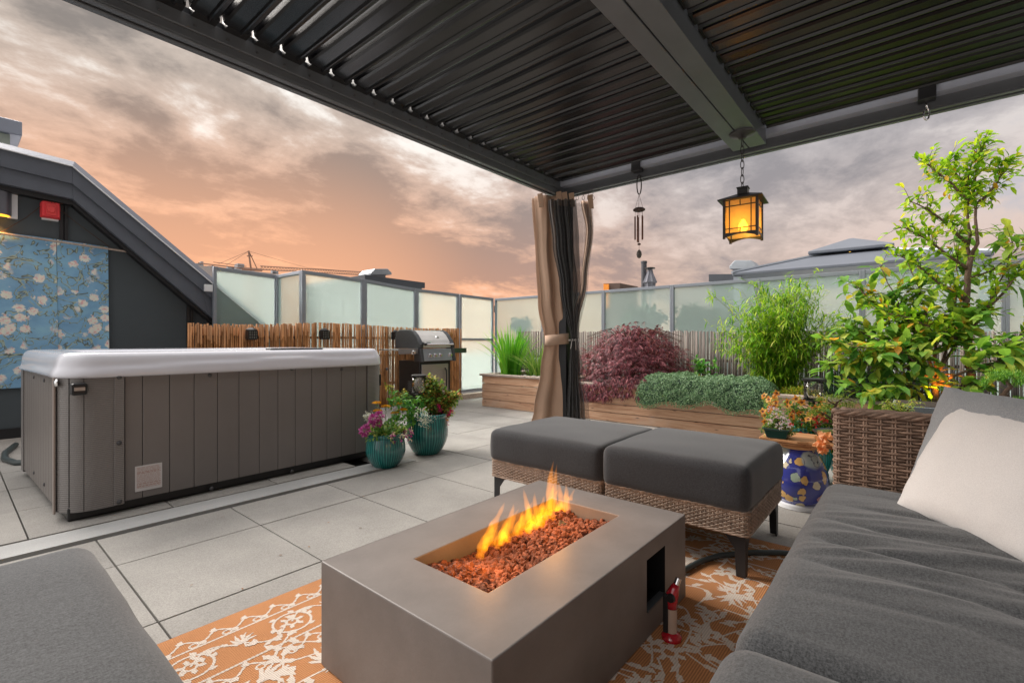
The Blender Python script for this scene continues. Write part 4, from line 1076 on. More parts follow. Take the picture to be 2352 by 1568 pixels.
# ================================================================== curtains, lamps, grill, pots
RTV = Vector((RT[0], RT[1], 0)); FWV = Vector((FW[0], FW[1], 0))
def dpt(u, v, dep):
    s = (u-1176)/1095.6; return Vector((dep*(FW[0]+s*RT[0]), dep*(FW[1]+s*RT[1]), CAM_H-(v-784)/1095.6*dep))
def drape(name, mat, keys, dep, folds, amp, seedn, parent=None, n=110, tilt=0, thick=.002, ragged=0, h2=.45):
    """hanging cloth: keys = rows (v, u0, u1, pleat scale, depth shift)"""
    rows = []; m = 60
    for j in range(m+1):
        t = j/m; v = keys[0][0]+(keys[-1][0]-keys[0][0])*t
        k = 0
        while k < len(keys)-2 and v > keys[k+1][0]: k += 1
        f = (v-keys[k][0])/(keys[k+1][0]-keys[k][0]); f = f*f*(3-2*f)
        u0, u1, am, ds = [keys[k][i]+(keys[k+1][i]-keys[k][i])*f for i in range(1, 5)]
        a = dpt(u0, v, dep); b = dpt(u1, v, dep); row = []
        for i in range(n+1):
            s = i/n
            ss = s+.018*math.sin(s*folds*6.283*1.0+seedn+v*.004)
            fold = math.sin(s*folds*6.283+seedn+.8*math.sin(v*.006+s*3))+h2*math.sin(s*folds*2.7*6.283+seedn*2+v*.003)+.8*noise.noise(Vector((s*folds*1.5, v*.006, seedn)))
            p = a.lerp(b, ss)+FWV*(fold*amp*am+ds+tilt*(s-.5))
            if ragged and j == 0: p.z += rnd.uniform(-ragged, ragged)
            row.append(p)
        rows.append(row)
    q = MB(); q.add([p for r_ in rows for p in r_], [(j*(n+1)+i, (j+1)*(n+1)+i, (j+1)*(n+1)+i+1, j*(n+1)+i+1) for j in range(m) for i in range(n)])
    o = q.build(name, mat, parent, smooth=True)
    if thick: sm = o.modifiers.new('thickness', 'SOLIDIFY'); sm.thickness = thick
    return o
def net_mat(lo=.35, hi=.93):
    m, t = newmat('black_netting'); vec = t.n('ShaderNodeTexCoord').outputs['Object']
    d = t.n('ShaderNodeBsdfPrincipled', {'Base Color': (.022, .022, .024), 'Roughness': .8, 'Sheen Weight': .4}).outputs[0]
    tr = t.n('ShaderNodeBsdfTransparent', {'Color': (1, 1, 1)}).outputs[0]
    mesh_ = t.noise(vec, 420, 2, .6)
    a = t.ramp(mesh_, [(.34, lo), (.54, hi)])
    return finish(m, t, t.n('ShaderNodeMixShader', {0: a, 1: tr, 2: d}).outputs[0])
M_net = net_mat(); M_net2 = net_mat(.0, .62)
DC = 4.28
ct = thing('curtain', (3.45, 2.6, 0), 'tan canvas curtain gathered with a fabric tie around the pergola corner post', 'curtain')
drape('panel', M_bag, [(448, 1228, 1284, 1, .02), (560, 1234, 1279, .95, .02), (690, 1243, 1290, .9, .0), (772, 1253, 1303, .3, 0), (850, 1243, 1302, .7, 0), (940, 1228, 1302, .9, .0), (1028, 1200, 1306, 1.1, .0)], DC, 1.6, .022, 1.3, ct, h2=.1)
drape('panel', M_bag, [(452, 1222, 1246, .6, .05), (600, 1231, 1262, .6, .05), (700, 1236, 1280, .6, .05), (790, 1252, 1290, .4, .03)], DC+.05, 1.3, .014, 4.0, ct, h2=.1)
drape('panel', M_bag, [(452, 1340, 1364, .8, .13), (520, 1352, 1368, .8, .13), (640, 1340, 1352, .6, .10), (770, 1306, 1326, .4, .06), (860, 1300, 1330, .6, .08), (1028, 1296, 1340, .8, .12)], DC+.15, 2, .022, 2.2, ct)
q = MB(); pts = []
c = dpt(1279, 779, DC)
for i in range(29):
    a = 2*math.pi*i/28; pts.append(c+RTV*math.cos(a)*.100+FWV*math.sin(a)*.082)
vs = []
for dz in (-.048, .044):
    for i, p in enumerate(pts[:-1]): vs.append(p+Vector((0, 0, dz+.010*math.cos(2*math.pi*i/28)))+RTV*.004*noise.noise(p*30))
q.add(vs, [(i, (i+1) % 28, 28+(i+1) % 28, 28+i) for i in range(28)])
o = q.build('tie_band', pbr('tan_tie', (.45, .31, .225), .9, bump=.15, bscale=250), ct, smooth=True); sm = o.modifiers.new('thickness', 'SOLIDIFY'); sm.thickness = .006; sm.offset = 1
for i, u in enumerate((1283, 1296, 1312, 1240, 1355)):
    a = dpt(u, 441+abs(u-1283)*.1, DC-.04); q = MB(); w2 = .024
    q.prism([a-RTV*w2+Vector((0, 0, .0)), a+RTV*w2+Vector((0, 0, .01)), a+RTV*(w2+.012)+Vector((0, 0, -.12)), a-RTV*(w2-.016)+Vector((0, 0, -.12))], FWV*.006)
    q.build('hanging_tab', M_bag, ct, bevel=.003)
nt_ = thing('mosquito_net', (3.6, 2.4, 0), 'black mosquito net gathered beside the tan curtain and tied with a pale ribbon', 'mosquito net')
drape('panel', M_net, [(462, 1258, 1322, 1, -.05), (560, 1268, 1328, 1, -.05), (660, 1284, 1332, .8, -.04), (783, 1309, 1328, .4, -.03), (850, 1305, 1330, .7, -.03), (940, 1300, 1340, .9, -.04), (1028, 1296, 1352, 1, -.04)], DC-.05, 4.5, .022, .7, nt_, thick=0)
drape('panel', M_net, [(462, 1270, 1310, 1, .0), (560, 1276, 1318, 1, .0), (660, 1290, 1328, .8, .0), (783, 1312, 1326, .4, -.0), (850, 1308, 1328, .7, -.0), (940, 1303, 1332, .9, 0), (1028, 1300, 1340, 1, -.0)], DC-.02, 5.5, .018, 5.7, nt_, thick=0)
drape('panel', M_net2, [(462, 1300, 1366, 1, .07), (520, 1306, 1368, 1, .07), (640, 1322, 1354, .8, .06), (783, 1314, 1330, .4, .04), (850, 1312, 1340, .7, .05), (940, 1318, 1354, .9, .06), (1028, 1326, 1368, 1, .07)], DC+.03, 5, .014, 3.1, nt_, thick=0)
q = MB(); c = dpt(1318, 781, DC-.03)
q.tube([c+RTV*.045*math.cos(a)+FWV*.045*math.sin(a) for a in [6.283*i/20 for i in range(21)]], .007, 6)
for dx, dz in ((-.035, -.075), (.05, -.06), (.012, -.085)): q.tube([c-FWV*.046, c-FWV*.055+RTV*dx*.6+Vector((0, 0, .012)), c-FWV*.052+RTV*dx+Vector((0, 0, dz))], [.004, .006, .005], 5, flat=.5)
q.build('ribbon', M_cream, nt_)
for u in (1253, 1326, 1340, 1352, 1362):
    q = MB(); a = dpt(u, 447, DC); q.tube([a+Vector((0, 0, -.03))+RTV*.012*math.cos(b)+Vector((0, 0, .018*math.sin(b))) for b in [6.283*i/12 for i in range(13)]], .002, 4); q.tube([a+Vector((0, 0, -.015)), a+Vector((0, 0, .03))], .002, 4)
    q.build('ring', M_blackmetal, nt_)

# ------------------------------------------------------------------ hanging lantern
def chain(q, top, bot, r=.011, L=.034, wire=.0026, seedn=0):
    d = (bot-top); n_ = max(2, int(d.length/(L*1.35))); 
    for i in range(n_):
        c = top+d*((i+.5)/n_); ax = RTV if i % 2 else FWV; ll = d.length/n_*.5+.006
        q.tube([c+ax*r*math.cos(a)+Vector((0, 0, ll*math.sin(a))) for a in [6.283*k/12 for k in range(13)]], wire, 5, cap=False)
LD = 3.055
la = thing('hanging_lantern', tuple(dpt(1705, 555, LD)), 'lit amber glass lantern on a chain below the middle pergola beam', 'lantern')
M_dark = pbr('bronze_black', (.030, .028, .028), .4, var=.1, spec=.5)
top = dpt(1705, 300, LD); top.z = 2.298
q = MB(); q.lathe([(.0, -.04), (.020, -.038), (.028, -.026), (.060, -.016), (.075, -.010), (.078, -.001)], tuple(top), 36); q.build('canopy', M_dark, la, smooth=True, auto=40)
q = MB(); cb = dpt(1705, 437, LD); chain(q, top+Vector((0, 0, -.038)), cb); q.build('chain', M_dark, la)
q = MB(); q.tube([top+RTV*.05+Vector((0, 0, -.006)), top+RTV*.085+Vector((0, 0, .035)), top+RTV*.09+Vector((0, 0, .09))], .003, 5); q.tube([top-RTV*.01+Vector((0, 0, -.0)), top+RTV*.05+Vector((0, 0, .08)), top+RTV*.10+Vector((0, 0, .16))], .0015, 4); q.build('safety_wire', M_dark, la)
ang = HD+R(90-45+9)      # body turned so one corner faces the viewer, slightly right
Mx = Matrix.Translation(dpt(1707, 500, LD)) @ Matrix.Rotation(ang, 4, 'Z')
Mx.translation.z = 0
zt_, zb_ = CAM_H+(784-466)/1095.6*LD, CAM_H+(784-548)/1095.6*LD
hw = .094
q = MB(); vs = []
for (hw_, z) in ((.128, zt_+.004), (.128, zt_+.010), (.035, zt_+.052)):
    for sx, sy in ((1, 1), (-1, 1), (-1, -1), (1, -1)): vs.append(Mx @ Vector((sx*hw_, sy*hw_, z)))
q.add(vs, [(3, 2, 1, 0), (8, 9, 10, 11)]+[(r_*4+i, r_*4+(i+1) % 4, (r_+1)*4+(i+1) % 4, (r_+1)*4+i) for r_ in (0, 1) for i in range(4)])
q.build('roof', M_dark, la)
q = MB(); q.box((-.030, -.030, zt_+.050), (.030, .030, zt_+.090), M=Mx); q.box((-.034, -.034, zt_+.0905), (.034, .034, zt_+.097), M=Mx); q.build('top_block', M_dark, la)
for k, (sx, sy) in enumerate(((1, 1), (-1, 1), (-1, -1), (1, -1))):
    q = MB(); q.box((sx*hw-.007, sy*hw-.007, zb_-.008), (sx*hw+.007, sy*hw+.007, zt_+.0035), M=Mx); q.build('corner_bar', M_dark, la)
M_amber = None
def amber():
    m, t = newmat('amber_glass')
    e_ = t.n('ShaderNodeEmission', {0: (1, .42, .12), 1: .38}).outputs[0]
    tl_ = t.n('ShaderNodeBsdfTranslucent', {0: (1, .80, .42)}).outputs[0]
    d_ = t.n('ShaderNodeBsdfPrincipled', {'Base Color': (.80, .62, .38), 'Roughness': .2}).outputs[0]
    rf_ = t.n('ShaderNodeBsdfRefraction', {'Color': (1, .78, .42), 'Roughness': .42, 'IOR': 1.06}).outputs[0]
    a = t.n('ShaderNodeMixShader', {0: .25, 1: t.n('ShaderNodeMixShader', {0: .5, 1: tl_, 2: rf_}).outputs[0], 2: d_}).outputs[0]
    return finish(m, t, a)
M_amber = amber()
for k in range(4):
    Mk = Mx @ Matrix.Rotation(k*math.pi/2, 4, 'Z')
    q = MB(); q.box((-hw+.008, hw-.002, zb_+.022), (hw-.008, hw+.001, zt_), M=Mk); pn = q.build('glass_panel', M_amber, la)
    q = MB(); f = hw-.0075; y0, y1 = hw+.0015, hw+.005
    H_ = zt_-zb_
    for z in (zt_-.035, zb_+.052): q.box((-f, y0, z-.003), (f, y1, z+.003), M=Mk)
    for x in (-hw+.032, hw-.032): q.box((x-.003, y0+.0003, zb_+.02), (x+.003, y1+.0004, zt_), M=Mk)
    q.box((-.003, y0+.0003, zt_-.032), (.003, y1, zt_), M=Mk); q.box((-.003, y0+.0003, zb_+.02), (.003, y1, zb_+.049), M=Mk)
    pts = [(-f, zb_+.026)]+[(f, zb_+.026), (f, zb_-.002)]+[(f-2*f*i/12, zb_-.002+.018*math.sin(math.pi*i/12)) for i in range(1, 12)]+[(-f, zb_-.002)]
    q.prism([Mk @ Vector((x, y0, z)) for x, z in pts], Mk.to_3x3() @ Vector((0, .0032, 0)))
    q.build('muntin', M_dark, la)
q = MB(); q.lathe([(.0, -.030), (.018, -.026), (.028, -.008), (.026, .012), (.012, .035), (.010, .045)], tuple(Mx @ Vector((0, 0, zb_+.075))), 20); q.build('bulb', emis('bulb_glow', (1, .58, .10), 22), la, smooth=True)

# ------------------------------------------------------------------ wind chime, hook
X_ = 3.62
wc = thing('wind_chime', tuple(W(1468, 592, X=X_)), 'bronze tube wind chime hanging from the right pergola beam near the curtain', 'wind chime')
q = MB(); a, b = W(1468, 402, X=X_), W(1468, 447, X=X_); m_ = (a+b)/2
q.tube([m_+RTV*.018*math.cos(t)+Vector((0, 0, (a-b).length*.5*math.sin(t))) for t in [6.283*k/16 for k in range(17)]], .005, 6, cap=False); q.build('carabiner', M_dark, wc)
q = MB(); c2 = W(1468, 482, X=X_)
for dx in (-.035, .035, 0): q.tube([b, c2+RTV*dx+FWV*(.02 if dx == 0 else 0)], .0012, 4)
q.build('string', M_bark2, wc)
q = MB(); q.lathe([(.0, .016), (.035, .014), (.048, .004), (.048, -.004), (.035, -.012), (.0, -.014)], tuple(c2+Vector((0, 0, -.0))), 24); q.build('top_disc', pbr('chime_wood', (.06, .035, .03), .6), wc, smooth=True)
z1_ = W(1468, 497, X=X_).z
for k in range(5):
    a_ = 6.283*k/5+.3; o = RTV*.032*math.cos(a_)+FWV*.032*math.sin(a_); zl = W(1468, 548+(k*7) % 12, X=X_).z
    q = MB(); q.tube([Vector((c2.x, c2.y, z1_))+o, Vector((c2.x, c2.y, zl))+o], .0065, 8); q.build('chime_tube', pbr('chime_bronze', (.20, .09, .06), .35, metal=.6), wc, smooth=True, auto=50)
    q = MB(); q.tube([c2+o*.9, Vector((c2.x, c2.y, z1_))+o], .001, 4); q.build('string', M_bark2, wc)
q = MB(); e_ = W(1468, 592, X=X_); q.tube([c2, e_+Vector((0, 0, .05))], .0012, 4); q.lathe([(.0, .012), (.012, .010), (.014, 0), (.0, -.006)], (c2.x, c2.y, W(1468, 562, X=X_).z), 12); q.build('striker', M_bark2, wc)
q = MB(); q.lathe([(.0, -.036), (.014, -.028), (.021, -.006), (.018, .018), (.006, .034), (.0, .036)], tuple(e_+Vector((0, 0, .03))), 16); q.build('wind_catcher', pbr('chime_stone', (.11, .10, .09), .6), wc, smooth=True)
q = MB(); a = W(2128, 262, X=X_)
q.tube([a+RTV*.016*math.cos(t)+Vector((0, 0, .035*math.sin(t))) for t in [6.283*k/16 for k in range(17)]], .005, 6, cap=False)
q.tube([a+Vector((0, 0, .03)), a+Vector((0, 0, .07))], .007, 6)
tag(q.build('hook', M_chrome, smooth=True), 'empty steel snap hook on the right pergola beam above the tall tree', 'hook')

# ------------------------------------------------------------------ barbecue
gx0, gx1, gy0, gy1 = 4.10, 4.66, 5.05, 5.52
bq = thing('barbecue', (4.38, 5.28, 0), 'stainless steel gas barbecue with a closed lid in front of the bamboo screen', 'barbecue')
q = MB(); q.box((gx0, gy0+.02, .07), (gx1, gy1, .70)); q.build('cabinet', M_blackpl, bq, bevel=.006)
q = MB(); q.box((gx0+.03, gy0+.003, .09), (gx1-.055, gy0+.018, .655)); dr = q.build('door', M_steel, bq, bevel=.004)
q = MB(); x = gx1-.12; q.tube([(x, gy0-.004, .30), (x, gy0-.03, .33), (x, gy0-.034, .45), (x, gy0-.03, .56), (x, gy0-.004, .59)], .010, 8); q.build('handle', M_blackpl, dr, smooth=True)
q = MB(); q.prism([(gx0+.02, gy0-.05, .70), (gx0+.02, gy0-.02, .865), (gx0+.02, gy0+.08, .865), (gx0+.02, gy0+.08, .70)], (gx1-gx0-.04, 0, 0)); cp = q.build('control_panel', pbr('panel_grey', (.33, .34, .37), .35, metal=.6), bq, bevel=.004)
for xx in (gx0-.03, gx1-.018):
    q = MB(); q.prism([(xx, gy0-.07, .69), (xx, gy0-.035, .87), (xx, gy0+.10, .87), (xx, gy0+.10, .69)], (.048, 0, 0)); q.build('end_cap', pbr('dark_plastic', (.045, .046, .05), .4), bq, bevel=.008)
for i, u in enumerate((1008, 1022, 1036, 1058)):
    x = gx0+.13+(0, .095, .19, .385)[i]*.95
    q = MB(); c = (x, gy0-.038, .775); q.lathe([(.0, -.034), (.020, -.032), (.022, -.008), (.028, -.004), (.028, 0)], c, 20, axis='y'); q.build('knob', M_chrome, cp, smooth=True, auto=40)
lp = [(gy0-.02, .878), (gy0-.022, .925), (gy0+.015, .985), (gy0+.07, 1.05), (gy0+.13, 1.098), (gy0+.20, 1.118), (gy1-.06, 1.12), (gy1, 1.09), (gy1+.03, 1.0), (gy1+.03, .878)]
q = MB(); q.prism([(gx0+.03, y, z) for y, z in lp], (gx1-gx0-.06, 0, 0)); lid = q.build('lid', pbr('lid_steel', (.52, .50, .47), .40, metal=.6, var=.08, vscale=5, speck=.08), bq, bevel=.006)
cy_, cz_ = (gy0+gy1)/2, .98
for xx in (gx0-.035, gx1-.029):
    q = MB(); q.prism([(xx, cy_+(y-cy_)*1.05, cz_+(z-cz_)*1.07) for y, z in lp], (.064, 0, 0)); q.build('lid_end', pbr('lid_end_black', (.035, .037, .04), .4), bq, bevel=.012)
q = MB(); q.tube([(gx0+.05, gy0-.075, .925), (gx1-.03, gy0-.075, .925)], .013, 10); q.build('lid_handle', M_chrome, lid, smooth=True, auto=50)
for xx in (gx0+.03, gx1-.03):
    q = MB(); q.tube([(xx, gy0-.01, .945), (xx, gy0-.075, .925)], .018, 8); q.build('handle_bracket', M_blackpl, lid)
q = MB(); th = W(1010, 774, Y=gy0+.06); q.lathe([(.0, -.018), (.026, -.016), (.030, -.004), (.031, .02)], (gx0+.335, gy0+.052, 1.012), 24, axis='y'); tm = q.build('thermometer', M_chrome, lid, smooth=True, auto=40)
q = MB(); q.lathe([(.0, -.0005), (.021, 0)], (gx0+.335, gy0+.033, 1.012), 20, axis='y'); q.build('dial', pbr('dial_face', (.5, .5, .48), .4), tm)
def text(name, s, size, loc, rot, mat, parent, ext=.0006):
    c = bpy.data.curves.new(name, 'FONT'); c.body = s; c.size = size; c.extrude = ext; c.align_x = 'CENTER'; c.align_y = 'CENTER'
    o = bpy.data.objects.new(name, c); S.collection.objects.link(o); bpy.context.view_layer.update()
    me = bpy.data.meshes.new_from_object(o); bpy.data.objects.remove(o)
    o = bpy.data.objects.new(name, me); me.materials.clear(); me.materials.append(mat); S.collection.objects.link(o)
    off = Vector((0, 0, 0)); q_ = parent
    while q_ is not None: off += q_.location; q_ = q_.parent
    o.parent = parent; o.location = Vector(loc)-off; o.rotation_euler = rot; return o
M_ink = pbr('ink', (.02, .02, .02), .5)
q = MB(); q.box((gx0+.075, gy0-.0255, .93), (gx0+.165, gy0-.0235, .962)); pl2 = q.build('name_plate', M_white, lid)
text('lettering', 'Enders', .026, (gx0+.12, gy0-.027, .946), (R(90), 0, 0), M_ink, pl2)
q = MB(); q.box((gx0-.34, gy0+.02, .845), (gx0-.036, gy1-.02, .862)); sh = q.build('side_shelf', M_steel, bq, bevel=.003)
q = MB(); q.box((gx0-.345, gy0+.0, .80), (gx0-.036, gy0+.019, .87)); q.build('shelf_front', pbr('shelf_front', (.24, .22, .22), .4, metal=.5), sh, bevel=.003)
q = MB(); q.lathe([(.0, -.034), (.020, -.032), (.022, -.008), (.030, -.004), (.030, 0)], (gx0-.12, gy0-.001, .822), 20, axis='y'); q.build('burner_knob', M_chrome, sh, smooth=True, auto=40)
q = MB(); q.box((gx1+.036, gy0+.02, .845), (gx1+.30, gy1-.02, .862)); sh = q.build('side_shelf', M_steel, bq, bevel=.003)
M_green = pbr('shelf_green', (.05, .075, .055), .35, metal=.3)
q = MB(); q.box((gx1+.036, gy0+.0, .80), (gx1+.305, gy0+.019, .87)); q.build('shelf_front', M_green, sh, bevel=.003)
q = MB()
for k in range(6):
    for j in range(5): q.box((gx0-.0012, gy0+.10+.03*k, .30+.028*j), (gx0-.0003, gy0+.118+.03*k, .309+.028*j))
q.build('vent_slots', pbr('vent_grey', (.16, .16, .16), .5), bq)
for (x, y) in ((gx0+.04, gy0+.06), (gx1-.04, gy0+.06), (gx0+.04, gy1-.05), (gx1-.04, gy1-.05)):
    q = MB(); q.lathe([(.0, -.012), (.034, -.012), (.034, .012), (.0, .012)], (x, y, .035), 18, axis='x'); q.build('caster', M_blackpl, bq)

# ------------------------------------------------------------------ glazed pots
def teal(name, c0, c1):
    m, t = newmat(name); vec = t.n('ShaderNodeTexCoord').outputs['Object']
    s_ = t.n('ShaderNodeSeparateXYZ', {0: vec})
    a = t.math('ARCTAN2', s_.outputs[1], s_.outputs[0])
    v2 = t.n('ShaderNodeCombineXYZ', {0: t.math('MULTIPLY', a, 9.0), 1: t.math('MULTIPLY', s_.outputs[2], 5.0)}).outputs[0]
    n_ = t.noise(v2, 1.6, 4, .6, .6)
    sn = t.math('ADD', t.math('MULTIPLY', t.math('SINE', t.math('MULTIPLY', a, 46.0)), .5), .5)
    f = t.math('ADD', t.math('MULTIPLY', n_, .75), t.math('MULTIPLY', sn, .35))
    z_ = t.noise(vec, 9, 3, .6)
    c = t.ramp(f, [(.38, c0), (.62, c1), (.85, tuple(min(1, x*1.9+.03) for x in c1))])
    c = t.mix(t.math('MULTIPLY', t.step(z_, .55, .7), .4), c, (.02, .07, .10))
    return finish(m, t, t.n('ShaderNodeBsdfPrincipled', {'Base Color': c, 'Roughness': .18, 'Coat Weight': .5, 'Coat Roughness': .08}).outputs[0])
M_tealp = teal('teal_glaze', (.006, .085, .085), (.015, .17, .155))
M_tealq = teal('turquoise_glaze', (.01, .15, .14), (.03, .33, .30))
def pot(c, rad, h, label, mat=None, belly=.55, foot=.62, grp='ribbed teal glazed pots'):
    t = thing('glazed_pot', (c[0], c[1], 0), label, 'pot', grp); mat = mat or M_tealp
    prof = []
    for i in range(25):
        s = i/24; r_ = rad*(foot+(1-foot)*math.sin(math.pi/2*min(1, s/belly))**.9) if s < belly else rad*(1-.10*((s-belly)/(1-belly))**1.7)
        prof.append((r_, .006+s*(h-.035)))
    rim_ = prof[-1][0]
    rows = [(rad*foot*.98, .0), (rad*foot, .006)]+prof[1:]
    m = MB(); nseg = 144
    def rib(a, s): return .016*(.5+.5*math.cos(a*46)) if .06 < s < .97 else 0
    m.lathe(rows, (c[0], c[1], 0), nseg, mod=rib); m.build('body', mat, t, smooth=True)
    m = MB(); m.lathe([(rim_-.012, h-.05), (rim_+.004, h-.036), (rim_+.010, h-.022), (rim_+.008, h-.006), (rim_, h), (rim_-.014, h-.004), (rim_-.018, h-.05)], (c[0], c[1], 0), 64)
    m.build('rim', mat, t, smooth=True)
    m = MB(); m.lathe([(.0, h-.035), (rim_-.017, h-.04)], (c[0], c[1], 0), 32); m.build('soil', M_soil, t)
    return t
pot((2.205, 3.135), .148, .262, 'small teal pot beside the hot tub, holding pink and yellow flowers')
pot((2.70, 3.235), .178, .345, 'larger teal pot behind the small one, with red fuchsia flowers and a lantern stake')

# lantern stakes (solar)
def stake_lantern(base, ztop, label, r=.048, hh=.115):
    t = thing('stake_lantern', tuple(base), label, 'lantern', 'glass cylinder lanterns on stakes')
    x, y = base[0], base[1]
    q = MB(); q.lathe([(.009, base[2]), (.009, ztop-hh-.022)], (x, y, 0), 10); q.build('stake', M_blackpl, t)
    q = MB(); q.lathe([(.0, -.012), (.03, -.010), (r+.004, -.002), (r+.004, .006), (.0, .006)], (x, y, ztop-hh-.012), 28); q.build('base_plate', M_blackpl, t, smooth=True, auto=40)
    q = MB(); q.lathe([(r, ztop-hh-.005), (r, ztop-.018)], (x, y, 0), 32); g_ = q.build('cylinder', M_clear, t, smooth=True)
    q = MB()
    for j in range(11):
        for k in range(9):
            a = 6.283*(k+(j % 2)*.5)/9; z = ztop-hh+.005+j*.0085; rr_ = .026
            q.tube([(x+rr_*math.cos(a), y+rr_*math.sin(a), z), (x+rr_*math.cos(a+.35), y+rr_*math.sin(a+.35), z+.0085), (x+rr_*math.cos(a), y+rr_*math.sin(a), z+.017)], .0008, 3, cap=False)
    q.build('wire_core', M_blackmetal, t)
    q = MB(); q.lathe([(r+.006, ztop-.020), (r+.007, ztop-.004), (r-.004, ztop), (.0, ztop+.001)], (x, y, 0), 32); q.build('solar_cap', M_blackpl, t, smooth=True, auto=40)
    return t
c = W(962, 905, Y=3.26); stake_lantern((c.x, c.y, .30), W(962, 860, Y=3.26).z, 'clear cylinder lantern on a black stake among the red fuchsia of the larger left pot', r=.058, hh=.145)
# ================================================================== plants
def leafy(mb, p, d, up, L, wd, mi=0, bend=.15, fold=.2, kind='oval'):
    """one leaf of a few faces from p along d"""
    d = d.normalized(); s = d.cross(up)
    if s.length < 1e-4: s = d.cross(Vector((1, 0, 0)))
    s.normalize(); n = s.cross(d).normalized()
    if kind == 'blade':
        mb.add([p-s*wd*.25, p+s*wd*.25, p+d*L*.5+s*wd*.5+n*bend*L*.2, p+d*L*.5-s*wd*.5+n*bend*L*.2, p+d*L-n*bend*L], [(0, 1, 2, 3), (3, 2, 4)], mi)
    elif kind == 'tiny':
        mb.add([p, p+d*L*.5+s*wd*.5, p+d*L, p+d*L*.5-s*wd*.5], [(0, 1, 2, 3)], mi)
    else:
        m1 = p+d*L*.30-n*bend*L*.05; m2 = p+d*L*.68-n*bend*L*.35; tip = p+d*L-n*bend*L
        f1 = n*fold*wd*.5
        mb.add([p, m1+s*wd*.43+f1, m1, m1-s*wd*.43+f1, m2+s*wd*.44+f1, m2, m2-s*wd*.44+f1, tip],
               [(0, 1, 2), (0, 2, 3), (1, 4, 5, 2), (2, 5, 6, 3), (4, 7, 5), (5, 7, 6)], mi)
def rv(rr, zb=0): 
    v = Vector((rr.gauss(0, 1), rr.gauss(0, 1), rr.gauss(0, 1)+zb)); return v.normalized()
def limb(q, pts, r0, r1, n=8, wob=.006, rr=rnd):
    out = []
    for i in range(len(pts)-1):
        a, b = Vector(pts[i]), Vector(pts[i+1]); k = max(2, int((b-a).length/.08))
        for j in range(k): out.append(a.lerp(b, j/k)+Vector((rr.gauss(0, 1), rr.gauss(0, 1), 0))*wob*(1 if (i or j) else 0))
    out.append(Vector(pts[-1])); m = len(out)-1
    q.tube(out, [r0+(r1-r0)*i/m for i in range(m+1)], n); return out

# ---- tall grass clump (iris / sweet flag)
rr = random.Random(31)
def blades(c, n, h, spread, seedn, wd=.014, lean=.25, hv=.3):
    rr = random.Random(seedn); q = MB()
    for i in range(n):
        a = rr.uniform(0, 6.283); r_ = spread*math.sqrt(rr.random())*.45
        p = Vector((c[0]+r_*math.cos(a), c[1]+r_*math.sin(a), c[2])); d = Vector((math.cos(a), math.sin(a), 0))
        hh = h*rr.uniform(1-hv, 1.0)*(1-.25*r_/spread); ln = rr.uniform(.02, lean)*(1 if rr.random() < .85 else 2.4); s = Vector((-d.y, d.x, 0))
        s = (s*math.cos(a*3)+d*math.sin(a*3)).normalized()
        vs = []; m = 6
        for k in range(m+1):
            t = k/m; w_ = wd*(1-t**2.5)*.5+.0006
            pp = p+d*ln*hh*t*t*1.4+Vector((0, 0, hh*t*(1-.35*ln*t)))
            vs += [pp-s*w_, pp+s*w_]
        q.add(vs, [(2*k, 2*k+1, 2*k+3, 2*k+2) for k in range(m)])
    return q
M_iris = leafmat('iris_blades', [(0, (.06, .26, .02)), (.5, (.14, .44, .03)), (1, (.32, .62, .06))], .4)
g1 = blades((5.50, 4.64, .42), 210, .90, .34, 5, wd=.020, lean=.30).build('ornamental_grass', M_iris)
tag(g1, 'tall bright green sword-leaved grass standing in the planter by the glass corner', 'grass plant')
M_sweet = leafmat('sweetflag', [(0, (.08, .22, .03)), (.6, (.22, .42, .06)), (1, (.48, .56, .16))], .3)
g2 = blades((5.55, 4.12, .42), 230, .62, .42, 6, wd=.012, lean=.75).build('ornamental_grass', M_sweet)
tag(g2, 'lower arching yellow-green grass tuft beside the tan curtain', 'grass plant')
q = MB(); rr = random.Random(4)
for k in range(9):
    r_ = rr.uniform(.03, .05); c = Vector((5.28+rr.uniform(-.03, .05), 4.32-.05*k, .46)); sd_ = rr.uniform(0, 9)
    q = MB(); q.add([(c.x+v_.x*r_*(1+.3*noise.noise(v_+Vector((sd_, 0, 0)))), c.y+v_.y*r_*(1+.3*noise.noise(v_*2+Vector((sd_, 0, 0)))), c.z+v_.z*r_*.7) for v_ in IV], IF)
    o = q.build('stone', pbr('river_stone_%d' % k, (.22+.03*(k % 3), .215+.03*(k % 3), .19+.03*(k % 3)), .7, speck=.2, sscale=80), smooth=True); tag(o, 'grey river stone in the row on the planter edge beside the tan curtain', 'stone', 'grey stones lining the front planter edge')

# ---- red lace-leaf maple
M_maple = leafmat('red_maple_leaf', [(0, (.028, .008, .012)), (.4, (.12, .024, .038)), (.8, (.28, .065, .085)), (1, (.50, .19, .20))], .32)
mp = thing('red_maple', (5.75, 2.78, .42), 'low dome of a red lace-leaf maple spilling over the planter beside the curtain', 'maple tree')
q = MB(); rr = random.Random(17); C0 = Vector((5.75, 2.78, .42))
tips = []
limb(q, [C0, C0+Vector((.02, .0, .25)), C0+Vector((-.02, .05, .45))], .03, .02)
for k in range(26):
    a = 6.283*k/26+rr.uniform(-.2, .2); el_ = rr.uniform(.1, .9)
    t1 = C0+Vector((math.cos(a)*.28, math.sin(a)*.28, .45+.30*el_)); t2 = C0+Vector((math.cos(a)*.55, math.sin(a)*.62, .30+.35*el_)); 
    limb(q, [C0+Vector((0, .02, .42)), t1, t2], .010, .003, 5)
q.build('branches', M_bark2, mp)
q = MB()
